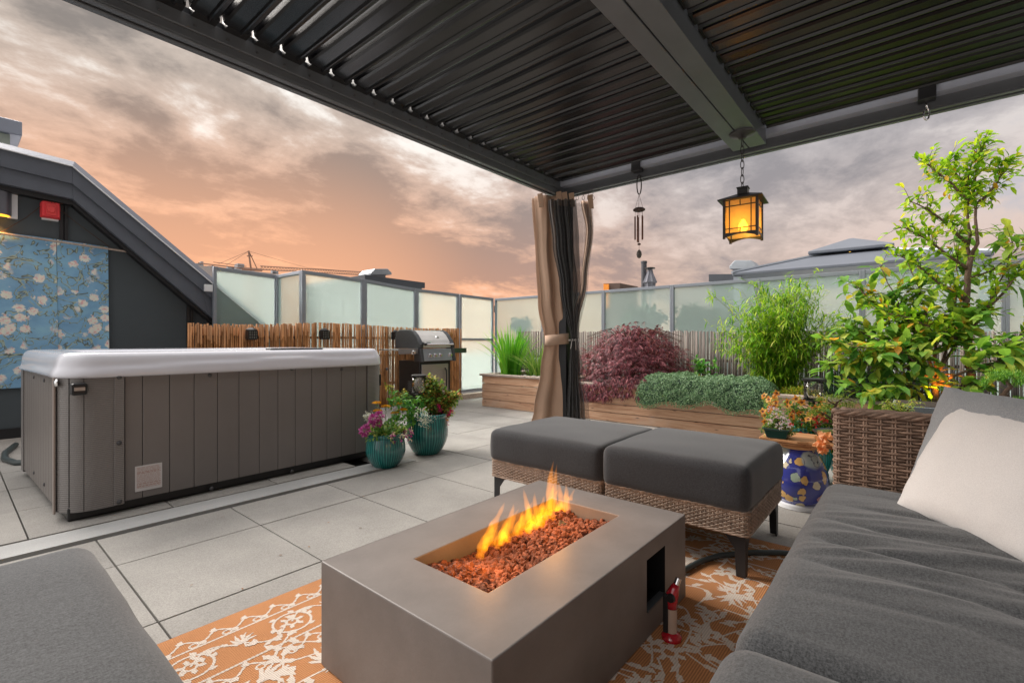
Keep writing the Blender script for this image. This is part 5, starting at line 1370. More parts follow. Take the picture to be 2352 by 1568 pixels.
for k in range(3000):
    a = rr.uniform(0, 6.283); u_ = rr.random(); ph = math.acos(1-u_*1.25)           # dome shell
    sh = rr.uniform(.60, 1.0)*(1+.22*noise.noise(Vector((math.cos(a)*3, math.sin(a)*3, ph*3))))+(.12*rr.random() if rr.random() < .08 else 0)
    rx, ry, rz = .66, .74, .62
    p = C0+Vector((math.sin(ph)*math.cos(a)*rx*sh, math.sin(ph)*math.sin(a)*ry*sh, .16+max(-.34, math.cos(ph)*rz*sh*.98)))
    if p.z < .49 and p.x > 5.16 and p.x < 6.3 and rr.random() < .8: continue
    out = Vector((math.cos(a), math.sin(a), .0)); d0 = (out*.55*math.sin(ph)+Vector((0, 0, -.5))+rv(rr)*.35).normalized()
    for j in range(7):
        sp = (j-3)*.36; sx = d0.cross(Vector((0, 0, 1))); sx = sx.normalized() if sx.length > .01 else Vector((1, 0, 0))
        d = (d0*math.cos(sp)+sx*math.sin(sp)+rv(rr)*.08).normalized()
        leafy(q, p, d, out+Vector((0, 0, .6)), rr.uniform(.06, .095)*(1-.10*abs(j-3)), .0068, kind='blade', bend=.12)
for (yy, zz, n_) in ((3.05, .30, 50), (2.85, .33, 45), (2.6, .38, 40)):     # trailing ends over the planter side
    for k in range(n_*2):
        p = Vector((5.16-rr.uniform(0, .10), yy+rr.gauss(0, .10), zz+rr.uniform(-.05, .16)))
        for j in range(5):
            d = (Vector((-.3, (j-2)*.35, -1))+rv(rr)*.25).normalized(); leafy(q, p, d, Vector((-1, 0, .3)), rr.uniform(.05, .075), .008, kind='blade', bend=.1)
q.build('foliage', M_maple, mp)

# ---- silver-green creeping thyme over the edge
M_thyme = leafmat('thyme_leaf', [(0, (.07, .16, .07)), (.5, (.17, .30, .15)), (1, (.36, .50, .30))], .15)
rr = random.Random(23); q = MB()
def thyme_surf(s, t):
    y = 2.43-1.40*s; rb = .160+.010*math.sin(s*9)+.010*math.sin(s*23)
    a = math.pi*(t*1.12-.12)           # from behind over the top and down the front
    drop = .235+.035*math.sin(s*7+1)+.025*math.sin(s*19)
    e_ = (max(0, 1-abs(2*s-1)**6))**.5
    return Vector((5.30+math.cos(a)*(.20 if a < 1.57 else .245)*(.75+.25*e_), y, .43+math.sin(a)*rb*e_ if a <= math.pi*.75 else .43+math.sin(math.pi*.75)*rb*e_-(a-math.pi*.75)/(math.pi*.25)*drop*(.5+.5*e_)))
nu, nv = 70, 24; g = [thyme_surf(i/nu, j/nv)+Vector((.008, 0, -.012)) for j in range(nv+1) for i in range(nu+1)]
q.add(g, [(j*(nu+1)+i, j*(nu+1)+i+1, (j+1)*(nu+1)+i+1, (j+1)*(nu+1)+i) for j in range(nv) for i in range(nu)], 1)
for k in range(17000):
    s, t = rr.random(), rr.random()*1.03; p = thyme_surf(s, min(t, 1)); nrm = (p-Vector((5.31, p.y, .40))).normalized()
    lump = .028*noise.noise(p*14)+.014*noise.noise(p*33)
    p = p+nrm*(lump+rr.uniform(-.006, .012)); 
    if t > 1: p.z -= rr.uniform(0, .05)
    for j in range(2): leafy(q, p, (nrm*.6+rv(rr, .2)).normalized(), nrm, rr.uniform(.013, .020), rr.uniform(.008, .011), kind='tiny')
for k in range(60):
    p = thyme_surf(rr.random(), 1); e_ = p+Vector((-.01, rr.uniform(-.02, .02), -rr.uniform(.02, .06))); q.tube([p, e_], .0015, 3)
    for j in range(6): leafy(q, p.lerp(e_, j/5), rv(rr), Vector((0, 0, 1)), .013, .007, kind='tiny')
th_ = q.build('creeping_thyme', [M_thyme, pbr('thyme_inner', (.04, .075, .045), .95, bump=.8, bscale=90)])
tag(th_, 'thick grey-green cushion of creeping thyme hanging over the long planter edge', 'groundcover plant')

# ---- bamboo clump
M_bam = leafmat('bamboo_leaf', [(0, (.07, .22, .012)), (.4, (.20, .44, .02)), (.8, (.42, .62, .04)), (1, (.68, .70, .14))], .38)
bp = thing('bamboo_plant', (5.75, 1.05, .42), 'bushy bright green bamboo clump growing above the thyme in the long planter', 'bamboo plant')
q = MB(); ql = MB(); rr = random.Random(41); CB = Vector((5.80, 1.12, .42))
for k in range(110):
    a = rr.uniform(0, 6.283); lean = rr.uniform(.02, .48); hh = rr.uniform(.55, 1.28)*(1-.28*max(0, lean-.25)); b0 = CB+Vector((math.cos(a)*.14*rr.random(), math.sin(a)*.16*rr.random(), 0))
    ex = 1.25
    pts = [b0+Vector((math.cos(a)*lean*t*t, math.sin(a)*lean*ex*t*t, hh*t*(1-.12*t*lean*2))) for t in [i/7 for i in range(8)]]
    q.tube(pts, [.0045-.0035*i/7 for i in range(8)], 4)
    for i in range(1, 8):
        for m in range(rr.randint(3, 5) if i > 1 else 2):
            p = pts[i]+(pts[i-1]-pts[i])*rr.random(); a2 = rr.uniform(0, 6.283); tl_ = rr.uniform(.05, .17)
            td = Vector((math.cos(a2), math.sin(a2), rr.uniform(.0, .7))).normalized(); e_ = p+td*tl_
            q.tube([p, e_], .0010, 3, cap=False)
            for _ in range(rr.randint(4, 7)):
                pp = p.lerp(e_, rr.uniform(.3, 1)); d = (td*.7+rv(rr)*.8+Vector((0, 0, -.35))).normalized()
                leafy(ql, pp, d, Vector((0, 0, 1)), rr.uniform(.055, .12), rr.uniform(.009, .015), kind='blade', bend=.12)
q.build('culms', pbr('bamboo_culm', (.20, .24, .06), .5), bp); ql.build('foliage', M_bam, bp)

# ---- tree builder: limbs listed by hand, twigs and leaves scattered along them
def dress(rr, ql, qt, path, n, tw, leafL, leafW, nl, start=.15, zb=.25, bend=.25, fold=.25, droop=0, side=1.0, flat=1.0):
    for k in range(n):
        t = start+(1-start)*rr.random(); f = t*(len(path)-1); i = min(int(f), len(path)-2); p = path[i].lerp(path[i+1], f-i)
        ax = (path[i+1]-path[i]).normalized(); d = (rv(rr)*side+ax*.55+Vector((0, 0, zb))).normalized(); L_ = tw*rr.uniform(.4, 1)
        mid = p+d*L_*.5+Vector((0, 0, .01)); e_ = p+d*L_; qt.tube([p, mid, e_], [.0028, .002, .0012], 4, cap=False)
        for j in range(nl):
            u_ = (j+1)/nl; pp = p.lerp(e_, u_); ld = d*.5+rv(rr)*.75+Vector((0, 0, .05-droop)); ld.z *= flat; ld.normalize()
            leafy(ql, pp, ld, Vector((rr.gauss(0, .35)*flat, rr.gauss(0, .35)*flat, 1)), leafL*rr.uniform(.6, 1.15), leafW*rr.uniform(.7, 1.1), bend=bend*rr.uniform(.3, 1.5), fold=fold)
# tall slender tree
M_tl = leafmat('small_leaf', [(0, (.09, .24, .012)), (.4, (.26, .48, .025)), (.82, (.52, .68, .04)), (.97, (.75, .66, .06)), (1, (.70, .32, .03))], .48)
XT = 5.65
tt = thing('slender_tree', tuple(W(2238, 930, X=XT)), 'tall slender tree with small bright leaves rising to the pergola roof behind the sofa', 'tree')
q = MB(); ql = MB(); qt = MB(); rr = random.Random(51)
def PT(L_, X): return [W(u, v, X=X+dx) for u, v, dx in L_]
trunk = limb(q, PT([(2238, 930, 0), (2228, 840, 0), (2222, 780, .0), (2219, 700, .0), (2224, 640, 0), (2230, 590, 0)], XT), .034, .020, 10, .004, rr)
lm = [PT([(2230, 595, 0), (2247, 560, -.05), (2240, 500, -.05), (2236, 445, 0), (2244, 380, 0), (2262, 325, .0)], XT),
      PT([(2230, 595, 0), (2222, 540, .05), (2222, 480, .05), (2228, 420, .05), (2232, 350, 0)], XT),
      PT([(2238, 470, 0), (2200, 440, -.05), (2160, 400, -.1), (2130, 375, -.1)], XT),
      PT([(2240, 470, 0), (2275, 440, 0), (2300, 400, .05), (2318, 375, .05)], XT),
      PT([(2234, 450, 0), (2205, 410, .1), (2180, 370, .1)], XT),
      PT([(2224, 560, 0), (2180, 520, -.1), (2130, 480, -.15), (2090, 462, -.2)], XT),
      PT([(2224, 620, 0), (2170, 580, -.15), (2120, 545, -.2), (2075, 520, -.25)], XT),
      PT([(2219, 690, 0), (2160, 650, -.2), (2110, 610, -.3), (2060, 585, -.3)], XT),
      PT([(2222, 740, 0), (2280, 700, -.1), (2330, 640, -.1), (2380, 600, 0)], XT),
      PT([(2222, 790, 0), (2160, 760, -.25), (2090, 730, -.35), (2020, 715, -.3)], XT),
      PT([(2228, 820, 0), (2290, 800, -.1), (2350, 765, -.1), (2400, 745, 0)], XT),
      PT([(2222, 640, 0), (2280, 620, .05), (2340, 570, .1)], XT)]
den = [34, 26, 30, 26, 18, 26, 30, 34, 24, 36, 24, 14]
for L_, n_ in zip(lm, den):
    pth = limb(q, L_, .015 if n_ > 20 else .010, .003, 6, .006, rr); dress(rr, ql, qt, pth, int(n_*1.25), .17, .078, .034, 5, start=.12 if L_ is not lm[0] else .45)
q.build('trunk', M_bark, tt, smooth=True); qt.build('twigs', M_bark2, tt); ql.build('crown', M_tl, tt)
# broad-leaved magnolia-like tree
M_bl = leafmat('broad_leaf', [(0, (.07, .22, .04)), (.35, (.18, .38, .06)), (.7, (.36, .55, .09)), (.93, (.60, .62, .10)), (1, (.80, .34, .05))], .45, .4)
XM = 5.45
bt = thing('broad_leaved_tree', tuple(W(2150, 935, X=XM)), 'spreading broad-leaved tree with an orange-lit trunk at the end of the long planter', 'tree')
q = MB(); ql = MB(); qt = MB(); rr = random.Random(61)
limb(q, PT([(2150, 940, 0), (2150, 900, 0), (2146, 870, 0)], XM), .026, .020, 8, .003, rr)
lm = [PT([(2146, 872, 0), (2100, 850, -.1), (2040, 835, -.2), (1960, 830, -.25), (1895, 835, -.25)], XM),
      PT([(2146, 872, 0), (2090, 830, 0), (2030, 790, .0), (1975, 760, .05), (1935, 745, .1)], XM),
      PT([(2146, 865, 0), (2080, 790, .1), (2010, 700, .15), (1960, 650, .15)], XM),
      PT([(2150, 860, 0), (2100, 760, .1), (2050, 670, .2), (2020, 610, .2)], XM),
      PT([(2150, 860, 0), (2140, 760, .15), (2110, 660, .25), (2080, 590, .3)], XM),
      PT([(2150, 860, 0), (2190, 800, .1), (2260, 720, .15), (2310, 620, .2), (2330, 540, .2)], XM),
      PT([(2155, 880, 0), (2220, 850, -.1), (2290, 830, -.1), (2360, 800, -.1)], XM),
      PT([(2150, 890, 0), (2090, 885, -.15), (2030, 890, -.25), (1990, 900, -.3)], XM),
      PT([(2150, 870, 0), (2190, 740, .25), (2200, 640, .3), (2190, 550, .35)], XM),
      PT([(2150, 880, 0), (2190, 890, -.1), (2260, 890, -.1)], XM),
      PT([(2150, 870, 0), (2060, 800, -.25), (2000, 800, -.35), (1945, 795, -.35)], XM)]
for L_, n_ in zip(lm, (26, 26, 24, 20, 24, 26, 18, 18, 18, 10, 22)):
    pth = limb(q, L_, .013, .003, 6, .006, rr); dress(rr, ql, qt, pth, int(n_*1.25), .26, .15, .072, 6, start=.2, flat=.6, zb=.12, bend=.35, fold=.15, droop=.12)
q.build('trunk', M_bark, bt, smooth=True); qt.build('twigs', M_bark2, bt); ql.build('crown', M_bl, bt)
L = bpy.data.lights.new('garden_uplight', 'SPOT'); L.energy = 14; L.color = (1, .36, .03); L.spot_size = R(75); L.spot_blend = .7; L.shadow_soft_size = .02
lo = bpy.data.objects.new('garden_uplight', L); S.collection.objects.link(lo); c = W(2150, 935, X=5.18); lo.location = (c.x+.02, c.y+.03, .50)
lo.rotation_euler = (Vector((lo.location))-(W(2150, 860, X=XM))).to_track_quat('Z', 'Y').to_euler()
ul = thing('garden_spotlight', tuple(lo.location), 'small orange garden spotlight at the foot of the broad-leaved tree trunk', 'spotlight')
q = MB(); q.lathe([(.0, -.03), (.018, -.03), (.022, .0)], (lo.location.x, lo.location.y, lo.location.z-.02), 12); q.build('housing', M_blackpl, ul)

# ---- conifer mounds and small planter plants
M_con = leafmat('conifer_needles', [(0, (.010, .045, .020)), (.6, (.025, .095, .035)), (1, (.07, .18, .06))], .1)
def mound(c, rx, ry, rz, n, mat, L_, wd, seedn, kind='tiny', label='', cat='shrub', name='shrub', zb=.3, trunk=True):
    rr = random.Random(seedn); t = thing(name, tuple(c), label, cat); q = MB(); qs = MB(); C_ = Vector(c)
    for k in range(n):
        d = rv(rr); d.z = abs(d.z)*.9-.15; s = rr.uniform(.55, 1)*(1+.25*noise.noise(d*2.5+Vector((seedn, 0, 0))))
        p = C_+Vector((d.x*rx*s, d.y*ry*s, max(.01, .1*rz+d.z*rz*s)))
        leafy(q, p, (d*.8+rv(rr, zb)*.7).normalized(), Vector((rr.gauss(0, .4), rr.gauss(0, .4), 1)), L_*rr.uniform(.6, 1.15), wd*rr.uniform(.7, 1.1), kind=kind)
    for k in range(9):
        a = rr.uniform(0, 6.28); qs.tube([C_, C_+Vector((math.cos(a)*rx*.4, math.sin(a)*ry*.4, rz*.35)), C_+Vector((math.cos(a)*rx*.7, math.sin(a)*ry*.7, rz*.7))], [.006, .004, .002], 4)
    q.build('foliage', mat, t); qs.build('stems', M_bark2, t); return t
mound((5.72, .42, .42), .36, .32, .38, 5200, M_con, .034, .009, 71, label='dark green conifer mound under the broad-leaved tree, right of the bamboo clump', name='conifer_shrub', cat='conifer')
mound((5.9, -.02, .42), .25, .25, .34, 2200, M_con, .034, .009, 72, label='dark conifer shrub low behind the broad-leaved tree trunk', name='conifer_shrub', cat='conifer')
M_yel = leafmat('yellow_green_leaf', [(0, (.14, .26, .02)), (.5, (.34, .42, .03)), (1, (.62, .40, .04))], .3)
mound((5.50, 1.93, .43), .17, .19, .17, 420, leafmat('epimedium_leaf', [(0, (.06, .20, .03)), (.4, (.20, .34, .04)), (.7, (.55, .42, .06)), (1, (.50, .10, .05))], .3), .055, .042, 73, kind='oval', label='small clump of green, yellow and red leaves between the maple and the bamboo', cat='plant', name='leafy_plant')
mound((5.42, .84, .43), .12, .20, .10, 700, M_yel, .035, .008, 74, kind='blade', label='low yellow-green tuft at the foot of the bamboo clump', cat='plant', name='leafy_plant')
M_hyd = leafmat('glossy_green_leaf', [(0, (.05, .22, .04)), (.6, (.12, .36, .06)), (1, (.25, .45, .08))], .3)
t = thing('young_shrub', (5.62, 1.78, .43), 'upright sprig of glossy green leaves in front of the reed fence, right of the maple', 'plant')
q = MB(); ql = MB(); rr = random.Random(75)
for k in range(7):
    a = rr.uniform(0, 6.28); e_ = Vector((5.62+.13*math.cos(a), 1.78+.16*math.sin(a), .43+rr.uniform(.25, .42))); pth = limb(q, [(5.62, 1.78, .43), ((5.62+e_.x)/2, (1.78+e_.y)/2, .6), e_], .005, .002, 4, .003, rr)
    dress(rr, ql, q, pth, 5, .05, .075, .038, 3, start=.4)
q.build('stems', M_bark2, t); ql.build('foliage', M_hyd, t)
mound((5.55, 3.70, .40), .22, .25, .30, 420, leafmat('autumn_leaf', [(0, (.10, .20, .03)), (.5, (.40, .26, .04)), (1, (.65, .22, .03))], .35), .035, .02, 76, kind='oval', label='small orange-leaved plant glimpsed between the curtain net and the red maple', cat='plant', name='leafy_plant')

# ---- flowers
def mass(name, parent, mat, pts, L_, wd, per, seedn, kind='oval', spread=.02, zb=.2):
    rr = random.Random(seedn); q = MB()
    for p in pts:
        for j in range(per): leafy(q, Vector(p)+rv(rr)*spread*rr.random(), rv(rr, zb), Vector((rr.gauss(0, .3), rr.gauss(0, .3), 1)), L_*rr.uniform(.6, 1.2), wd*rr.uniform(.7, 1.1), kind=kind)
    return q.build(name, mat, parent)
def blob(rr, c, r, n, flat=1.0): 
    out = []
    for k in range(n):
        d = rv(rr); out.append(Vector(c)+Vector((d.x*r, d.y*r, d.z*r*flat))*rr.random()**.4)
    return out
def pom(q, c, r, rr, n=46, petL=None, face=Vector((-.5, -.3, .7))):
    for k in range(n):
        d = rv(rr); d = (d+face*.5).normalized(); leafy(q, Vector(c)+d*r*.45, d, face, r*.85, r*.34, kind='oval', bend=.15)
M_stem = leafmat('flower_stem', [(0, (.10, .20, .05)), (1, (.26, .34, .12))], .2)
M_gl = leafmat('pot_leaf', [(0, (.06, .20, .04)), (.5, (.18, .38, .08)), (.85, (.42, .55, .13)), (1, (.66, .60, .20))], .38)
M_yf = leafmat('yellow_flower', [(0, (.75, .32, .01)), (1, (.90, .52, .02))], .2)
M_pf = leafmat('purple_flower', [(0, (.30, .02, .16)), (.6, (.50, .06, .32)), (1, (.72, .30, .55))], .25)
M_mag = leafmat('magenta_flower', [(0, (.45, .01, .08)), (.7, (.70, .03, .22)), (1, (.85, .25, .42))], .25)
M_wf = leafmat('white_flower', [(0, (.62, .64, .60)), (1, (.85, .86, .82))], .3)
M_of = leafmat('orange_flower', [(0, (.80, .24, .03)), (.6, (.92, .42, .08)), (1, (.95, .66, .25))], .3)
M_pk = leafmat('peach_flower', [(0, (.85, .34, .12)), (1, (.95, .55, .30))], .35)
M_rf = leafmat('red_flower', [(0, (.50, .01, .02)), (1, (.75, .08, .06))], .25)
# small left pot
pc = Vector((2.205, 3.135, .24)); rr = random.Random(81)
yr = thing('yarrow', tuple(pc), 'yellow flat-headed yarrow flowers on tall stems behind the small teal pot', 'flower')
q = MB(); qf = MB()
for (u, v) in ((866, 926), (886, 934), (868, 944), (908, 949), (914, 928), (925, 942)):
    e_ = W(u, v, Y=3.20); limb(q, [pc+Vector((rr.uniform(-.03, .05), .03, 0)), (pc+e_)/2+Vector((.01, .01, .02)), e_], .0028, .0018, 5, .003, rr)
    for k in range(9): e2 = e_+Vector((rr.uniform(-.02, .02), rr.uniform(-.02, .02), .008)); q.tube([e_+Vector((0, 0, -.03)), e2], .0011, 3)
    for k in range(150):
        a = rr.uniform(0, 6.28); r_ = .036*math.sqrt(rr.random()); leafy(qf, e_+Vector((r_*math.cos(a), r_*math.sin(a), .010-r_*r_*8)), rv(rr, 1.2), Vector((0, 0, 1)), .011, .009, kind='tiny')
q.build('stems', M_stem, yr); qf.build('flower_heads', M_yf, yr)
dh = thing('purple_flowers', tuple(pc), 'magenta-purple pompom flowers at the left of the small teal pot', 'flower')
q = MB()
for (u, v, r_) in ((838, 989, .040), (858, 962, .034), (872, 955, .034), (853, 975, .030), (870, 972, .028)): pom(q, W(u, v, Y=3.06), r_, rr, 70)
q.build('flower_heads', M_pf, dh)
q = MB()
for (u, v) in ((838, 989), (858, 962), (872, 955), (853, 975)): q.tube([pc, W(u, v, Y=3.09)], .003, 4)
q.build('stems', M_stem, dh)
al_ = thing('white_flowers', tuple(pc), 'small white flower cluster between the purple and yellow flowers of the small pot', 'flower')
mass('flower_heads', al_, M_wf, blob(rr, W(846, 957, Y=3.14), .035, 60)+blob(rr, W(864, 962, Y=3.16), .03, 40), .012, .010, 4, 82, 'tiny')
fu = thing('pot_fuchsia', tuple(pc), 'mixed leafy fuchsia with pink and cream blooms filling the front of the small teal pot', 'flower')
pts = []
for k in range(150): a = rr.uniform(0, 6.28); r_ = .15*math.sqrt(rr.random()); pts.append(pc+Vector((r_*math.cos(a), r_*math.sin(a), rr.uniform(-.03, .11)*(1-r_/.22)+.01)))
mass('foliage', fu, M_gl, pts, .034, .018, 6, 83, spread=.03)
fl_pts = [pc+Vector((rr.uniform(-.06, .16), rr.uniform(-.17, -.08), rr.uniform(-.03, .04))) for k in range(34)]
mass('blossoms', fu, M_pf, fl_pts[:18], .026, .010, 7, 84, spread=.01, zb=-.8); mass('cream_blossoms', fu, leafmat('cream_flower', [(0, (.75, .62, .42)), (1, (.88, .80, .62))], .3), fl_pts[14:], .024, .010, 6, 85, spread=.012, zb=-.3)
# larger left pot
pc = Vector((2.70, 3.235, .32)); rr = random.Random(91)
fb = thing('red_fuchsia', tuple(pc), 'bushy fuchsia with hanging red-pink flowers on the right of the larger teal pot', 'flower')
q = MB(); ql = MB()
ends = [(1030, 905), (1012, 888), (1000, 880), (985, 868), (1040, 925), (1028, 950), (1015, 965), (990, 905), (1005, 930), (1022, 930), (975, 900), (1050, 912), (1018, 915), (1000, 915), (1035, 938), (1010, 950), (990, 925)]
for (u, v) in ends:
    e_ = W(u, v, Y=3.20+rr.uniform(-.08, .08)); pth = limb(q, [pc+Vector((.02, 0, 0)), (pc+e_)/2+Vector((0, 0, .05)), e_], .004, .0015, 5, .004, rr); dress(rr, ql, q, pth, 44, .07, .040, .022, 5, start=.25, droop=.1)
q.build('stems', M_bark2, fb); ql.build('foliage', leafmat('fuchsia_leaf', [(0, (.05, .15, .03)), (.5, (.20, .36, .06)), (.8, (.50, .46, .10)), (1, (.72, .26, .10))], .38), fb)
mass('blossoms', fb, M_mag, [W(u, v, Y=3.12) for u, v in ((1003, 952), (1012, 940), (1022, 962), (1015, 970), (996, 975), (1030, 950), (1008, 930), (1034, 940), (1026, 972), (990, 962))], .034, .013, 14, 92, spread=.012, zb=-1.0)
mass('new_shoots', fb, M_of, [W(u, v, Y=3.2) for u, v in ends], .022, .009, 7, 93, spread=.02)
gh = thing('green_foliage_plant', tuple(pc), 'bright green leafy plant around the lantern stake in the larger teal pot', 'plant')
pts = [W(u+rr.uniform(-22, 22), v+rr.uniform(-15, 15), Y=3.22+rr.uniform(-.08, .1)) for k in range(20) for (u, v) in ((935, 930), (950, 945), (925, 955), (965, 925), (915, 918), (940, 965))]
mass('foliage', gh, M_hyd, pts, .040, .026, 4, 94, spread=.03)
q = MB(); 
for (u, v) in ((893, 888), (905, 905), (920, 910), (930, 900)): e_ = W(u, v, Y=3.30); q.tube([pc, (pc+e_)/2+Vector((0, 0, .04)), e_], .003, 4)
q.build('stems', M_stem, gh); mass('shoot_tips', gh, M_yel, [W(u+rr.uniform(-6, 6), v+rr.uniform(-8, 8), Y=3.30) for (u, v) in ((893, 888), (900, 900), (910, 908), (922, 912), (930, 903), (898, 915)) for k in range(7)], .026, .012, 5, 95)
wf = thing('white_flowers', tuple(pc), 'white flower cluster at the front rim of the larger teal pot', 'flower')
mass('flower_heads', wf, M_wf, [W(u+rr.uniform(-12, 12), v+rr.uniform(-10, 10), Y=3.07+rr.uniform(-.02, .02)) for (u, v) in ((965, 945), (975, 955), (968, 968), (985, 962), (975, 972)) for k in range(16)], .015, .012, 4, 96, 'tiny')

# ------------------------------------------------------------------ right-hand group: stool, board, pots, bonsai
def jar_mat():
    m, t = newmat('blue_floral_glaze'); vec = t.n('ShaderNodeTexCoord').outputs['Object']
    v2 = t.vm('ADD', vec, t.vm('MULTIPLY', t.n('ShaderNodeTexNoise', {'Vector': vec, 'Scale': 22.0, 'Detail': 2.0}).outputs['Color'], (.03, .03, .03)))
    vo = t.n('ShaderNodeTexVoronoi', {'Vector': v2, 'Scale': 17.0, 'Randomness': .9})
    d = t.math('ADD', vo.outputs['Distance'], t.math('MULTIPLY', t.noise(vec, 60, 2, .5), .22))
    fcol = t.ramp(t.n('ShaderNodeSeparateColor', {0: vo.outputs['Color']}).outputs[0], [(0, (.75, .45, .15)), (.35, (.72, .62, .42)), (.6, (.42, .52, .40)), (.8, (.62, .35, .38)), (1, (.12, .28, .06))], 'CONSTANT')
    b = t.mix(t.math('MULTIPLY', t.noise(vec, 6, 3), .5), (.035, .045, .26), (.09, .10, .42))
    s_ = t.n('ShaderNodeSeparateXYZ', {0: vec}); top_ = t.step(s_.outputs[2], .235, .27)
    c = t.mix(t.step(d, .53, .48), b, fcol)
    lf = t.n('ShaderNodeTexVoronoi', {'Vector': v2, 'Scale': 9.0}).outputs['Distance']
    c = t.mix(t.math('MULTIPLY', top_, t.step(lf, .55, .40)), c, (.42, .50, .48))
    c = t.mix(t.math('MULTIPLY', t.step(t.math('ABSOLUTE', t.math('SUBTRACT', d, .535)), .03, .012), .8), c, (.03, .03, .10))
    return finish(m, t, t.n('ShaderNodeBsdfPrincipled', {'Base Color': c, 'Roughness': .12, 'Coat Weight': .7, 'Coat Roughness': .05}).outputs[0])
jc = Vector((3.235, .515, 0))
st = thing('garden_stool', tuple(jc), 'blue ceramic garden stool painted with flowers and butterflies, between ottoman and sofa', 'stool')
q = MB(); q.lathe([(.118, 0), (.122, .004), (.122, .026), (.112, .034)], tuple(jc), 48); q.build('foot_ring', M_white, st, smooth=True, auto=40)
q = MB(); q.lathe([(.112, .034), (.135, .07), (.150, .12), (.153, .16), (.148, .205), (.132, .255), (.105, .305), (.088, .335), (.080, .345)], tuple(jc), 64); q.build('body', jar_mat(), st, smooth=True)
q = MB(); q.lathe([(.0, .345), (.092, .345), (.096, .352), (.096, .362), (.090, .370), (.0, .371)], tuple(jc), 48); q.build('wood_cap', M_slab, st, smooth=True, auto=40)
q = MB(); zb0, zt0 = .372, .400; rr = random.Random(6)
e1 = [Vector((3.10+.02*rr.uniform(-1, 1)+.004*k, .70-.05*k, 0)) for k in range(16)]; e2 = [Vector((3.42+.012*rr.uniform(-1, 1)-.003*k, .70-.05*k, 0)) for k in range(16)]
out = e1+e2[::-1]
q.prism([(p.x+(.008 if i < 16 else -.008), p.y, zb0) for i, p in enumerate(out)], (0, 0, .012)); q.prism([(p.x, p.y, zb0+.0125) for p in out], (0, 0, zt0-zb0-.0125))
bd = q.build('live_edge_board', M_slab, bevel=.004); tag(bd, 'live-edge wooden board on the blue stool carrying the bonsai', 'board')
# turquoise pots behind
pot((3.75, .60), .19, .40, 'turquoise ribbed pot behind the blue stool, under the orange flowers', M_tealq)
pot((4.02, .30), .17, .36, 'turquoise ribbed pot close to the wicker arm, behind the wooden board', M_tealq)
# green tray bonsai with white flowers
tb = thing('bonsai_tray', tuple(W(1787, 1028, X=3.16)), 'small dark green rectangular tray on the left end of the wooden board', 'bonsai pot')
c = W(1787, 1030, X=3.16); M_gtray = pbr('green_glaze', (.015, .06, .045), .3, coat=.3)
q = MB(); vs = []
for (hx, hy, z) in ((.050, .050, .402), (.062, .064, .450), (.070, .072, .452), (.070, .072, .459), (.060, .062, .459), (.056, .058, .440)):
    for sx, sy in ((1, 1), (-1, 1), (-1, -1), (1, -1)): vs.append((c.x+sx*hx, c.y+sy*hy, z))
q.add(vs, [(3, 2, 1, 0)]+[(r_*4+i, r_*4+(i+1) % 4, (r_+1)*4+(i+1) % 4, (r_+1)*4+i) for r_ in range(5) for i in range(4)]+[(20, 21, 22, 23)]); q.build('tray', M_gtray, tb, bevel=.003)
q = MB(); q.box((c.x-.057, c.y-.059, .441), (c.x+.057, c.y+.059, .452)); q.build('soil', pbr('bonsai_soil', (.16, .07, .035), .95, var=.5, vscale=90, bump=.8, bscale=150), tb)
bz = thing('azalea_bonsai', (c.x, c.y, .452), 'small azalea bonsai with white and pink flowers in the green tray', 'bonsai')
q = MB(); ql = MB(); rr = random.Random(101); b0 = Vector((c.x, c.y, .452)); pts = []
for (u, v) in ((1775, 975), (1790, 970), (1805, 978), (1762, 985), (1815, 990), (1785, 955), (1770, 960), (1800, 960)):
    e_ = W(u, v, X=3.14+rr.uniform(-.05, .06)); limb(q, [b0, b0+Vector((0, 0, .045)), (b0+e_)/2+Vector((0, 0, .01)), e_], .005, .002, 5, .003, rr); pts += blob(rr, e_, .035, 22)
q.build('trunk', M_bark, bz); mass('foliage', bz, M_gl, pts, .020, .010, 4, 102, spread=.012)
qf = MB()
for (u, v, w_) in ((1778, 955, 0), (1795, 962, 0), (1806, 968, 0), (1800, 955, 0), (1766, 968, 0), (1790, 978, 0), (1812, 975, 0), (1786, 945, 0), (1772, 940, 0)):
    pom(qf, W(u, v, X=3.08), .019, rr, 16)
qf.build('blossoms', leafmat('azalea_white', [(0, (.70, .60, .66)), (.5, (.85, .78, .80)), (1, (.82, .45, .62))], .3), bz)
# orange petunias and fuchsia in the turquoise pots
of_ = thing('orange_petunias', (3.75, .60, .38), 'orange and cream striped petunias behind the azalea bonsai', 'flower')
rr = random.Random(111); qf = MB(); qc = MB(); pts = []
spots = [(1768+rr.uniform(-16, 18), 930+rr.uniform(-28, 40)) for k in range(26)]+[(1835+rr.uniform(-30, 60), 935+rr.uniform(-22, 30)) for k in range(24)]+[(1760+rr.uniform(-5, 20), 985+rr.uniform(-10, 12)) for k in range(7)]
for (u, v) in spots:
    p = W(u, v, X=3.55+rr.uniform(-.15, .15)); face = (Vector((-.8, -.1, .4))+rv(rr)*.5).normalized(); sx = face.cross(Vector((0, 0, 1))).normalized(); sy = face.cross(sx)
    for k in range(5):
        a = 6.283*k/5; d = (sx*math.cos(a)+sy*math.sin(a)+face*.35).normalized(); leafy(qf, p, d, face, rr.uniform(.022, .030), .017, bend=.2)
        leafy(qc, p+face*.002, d, face, .012, .006, kind='tiny')
    pts.append(p-face*.02)
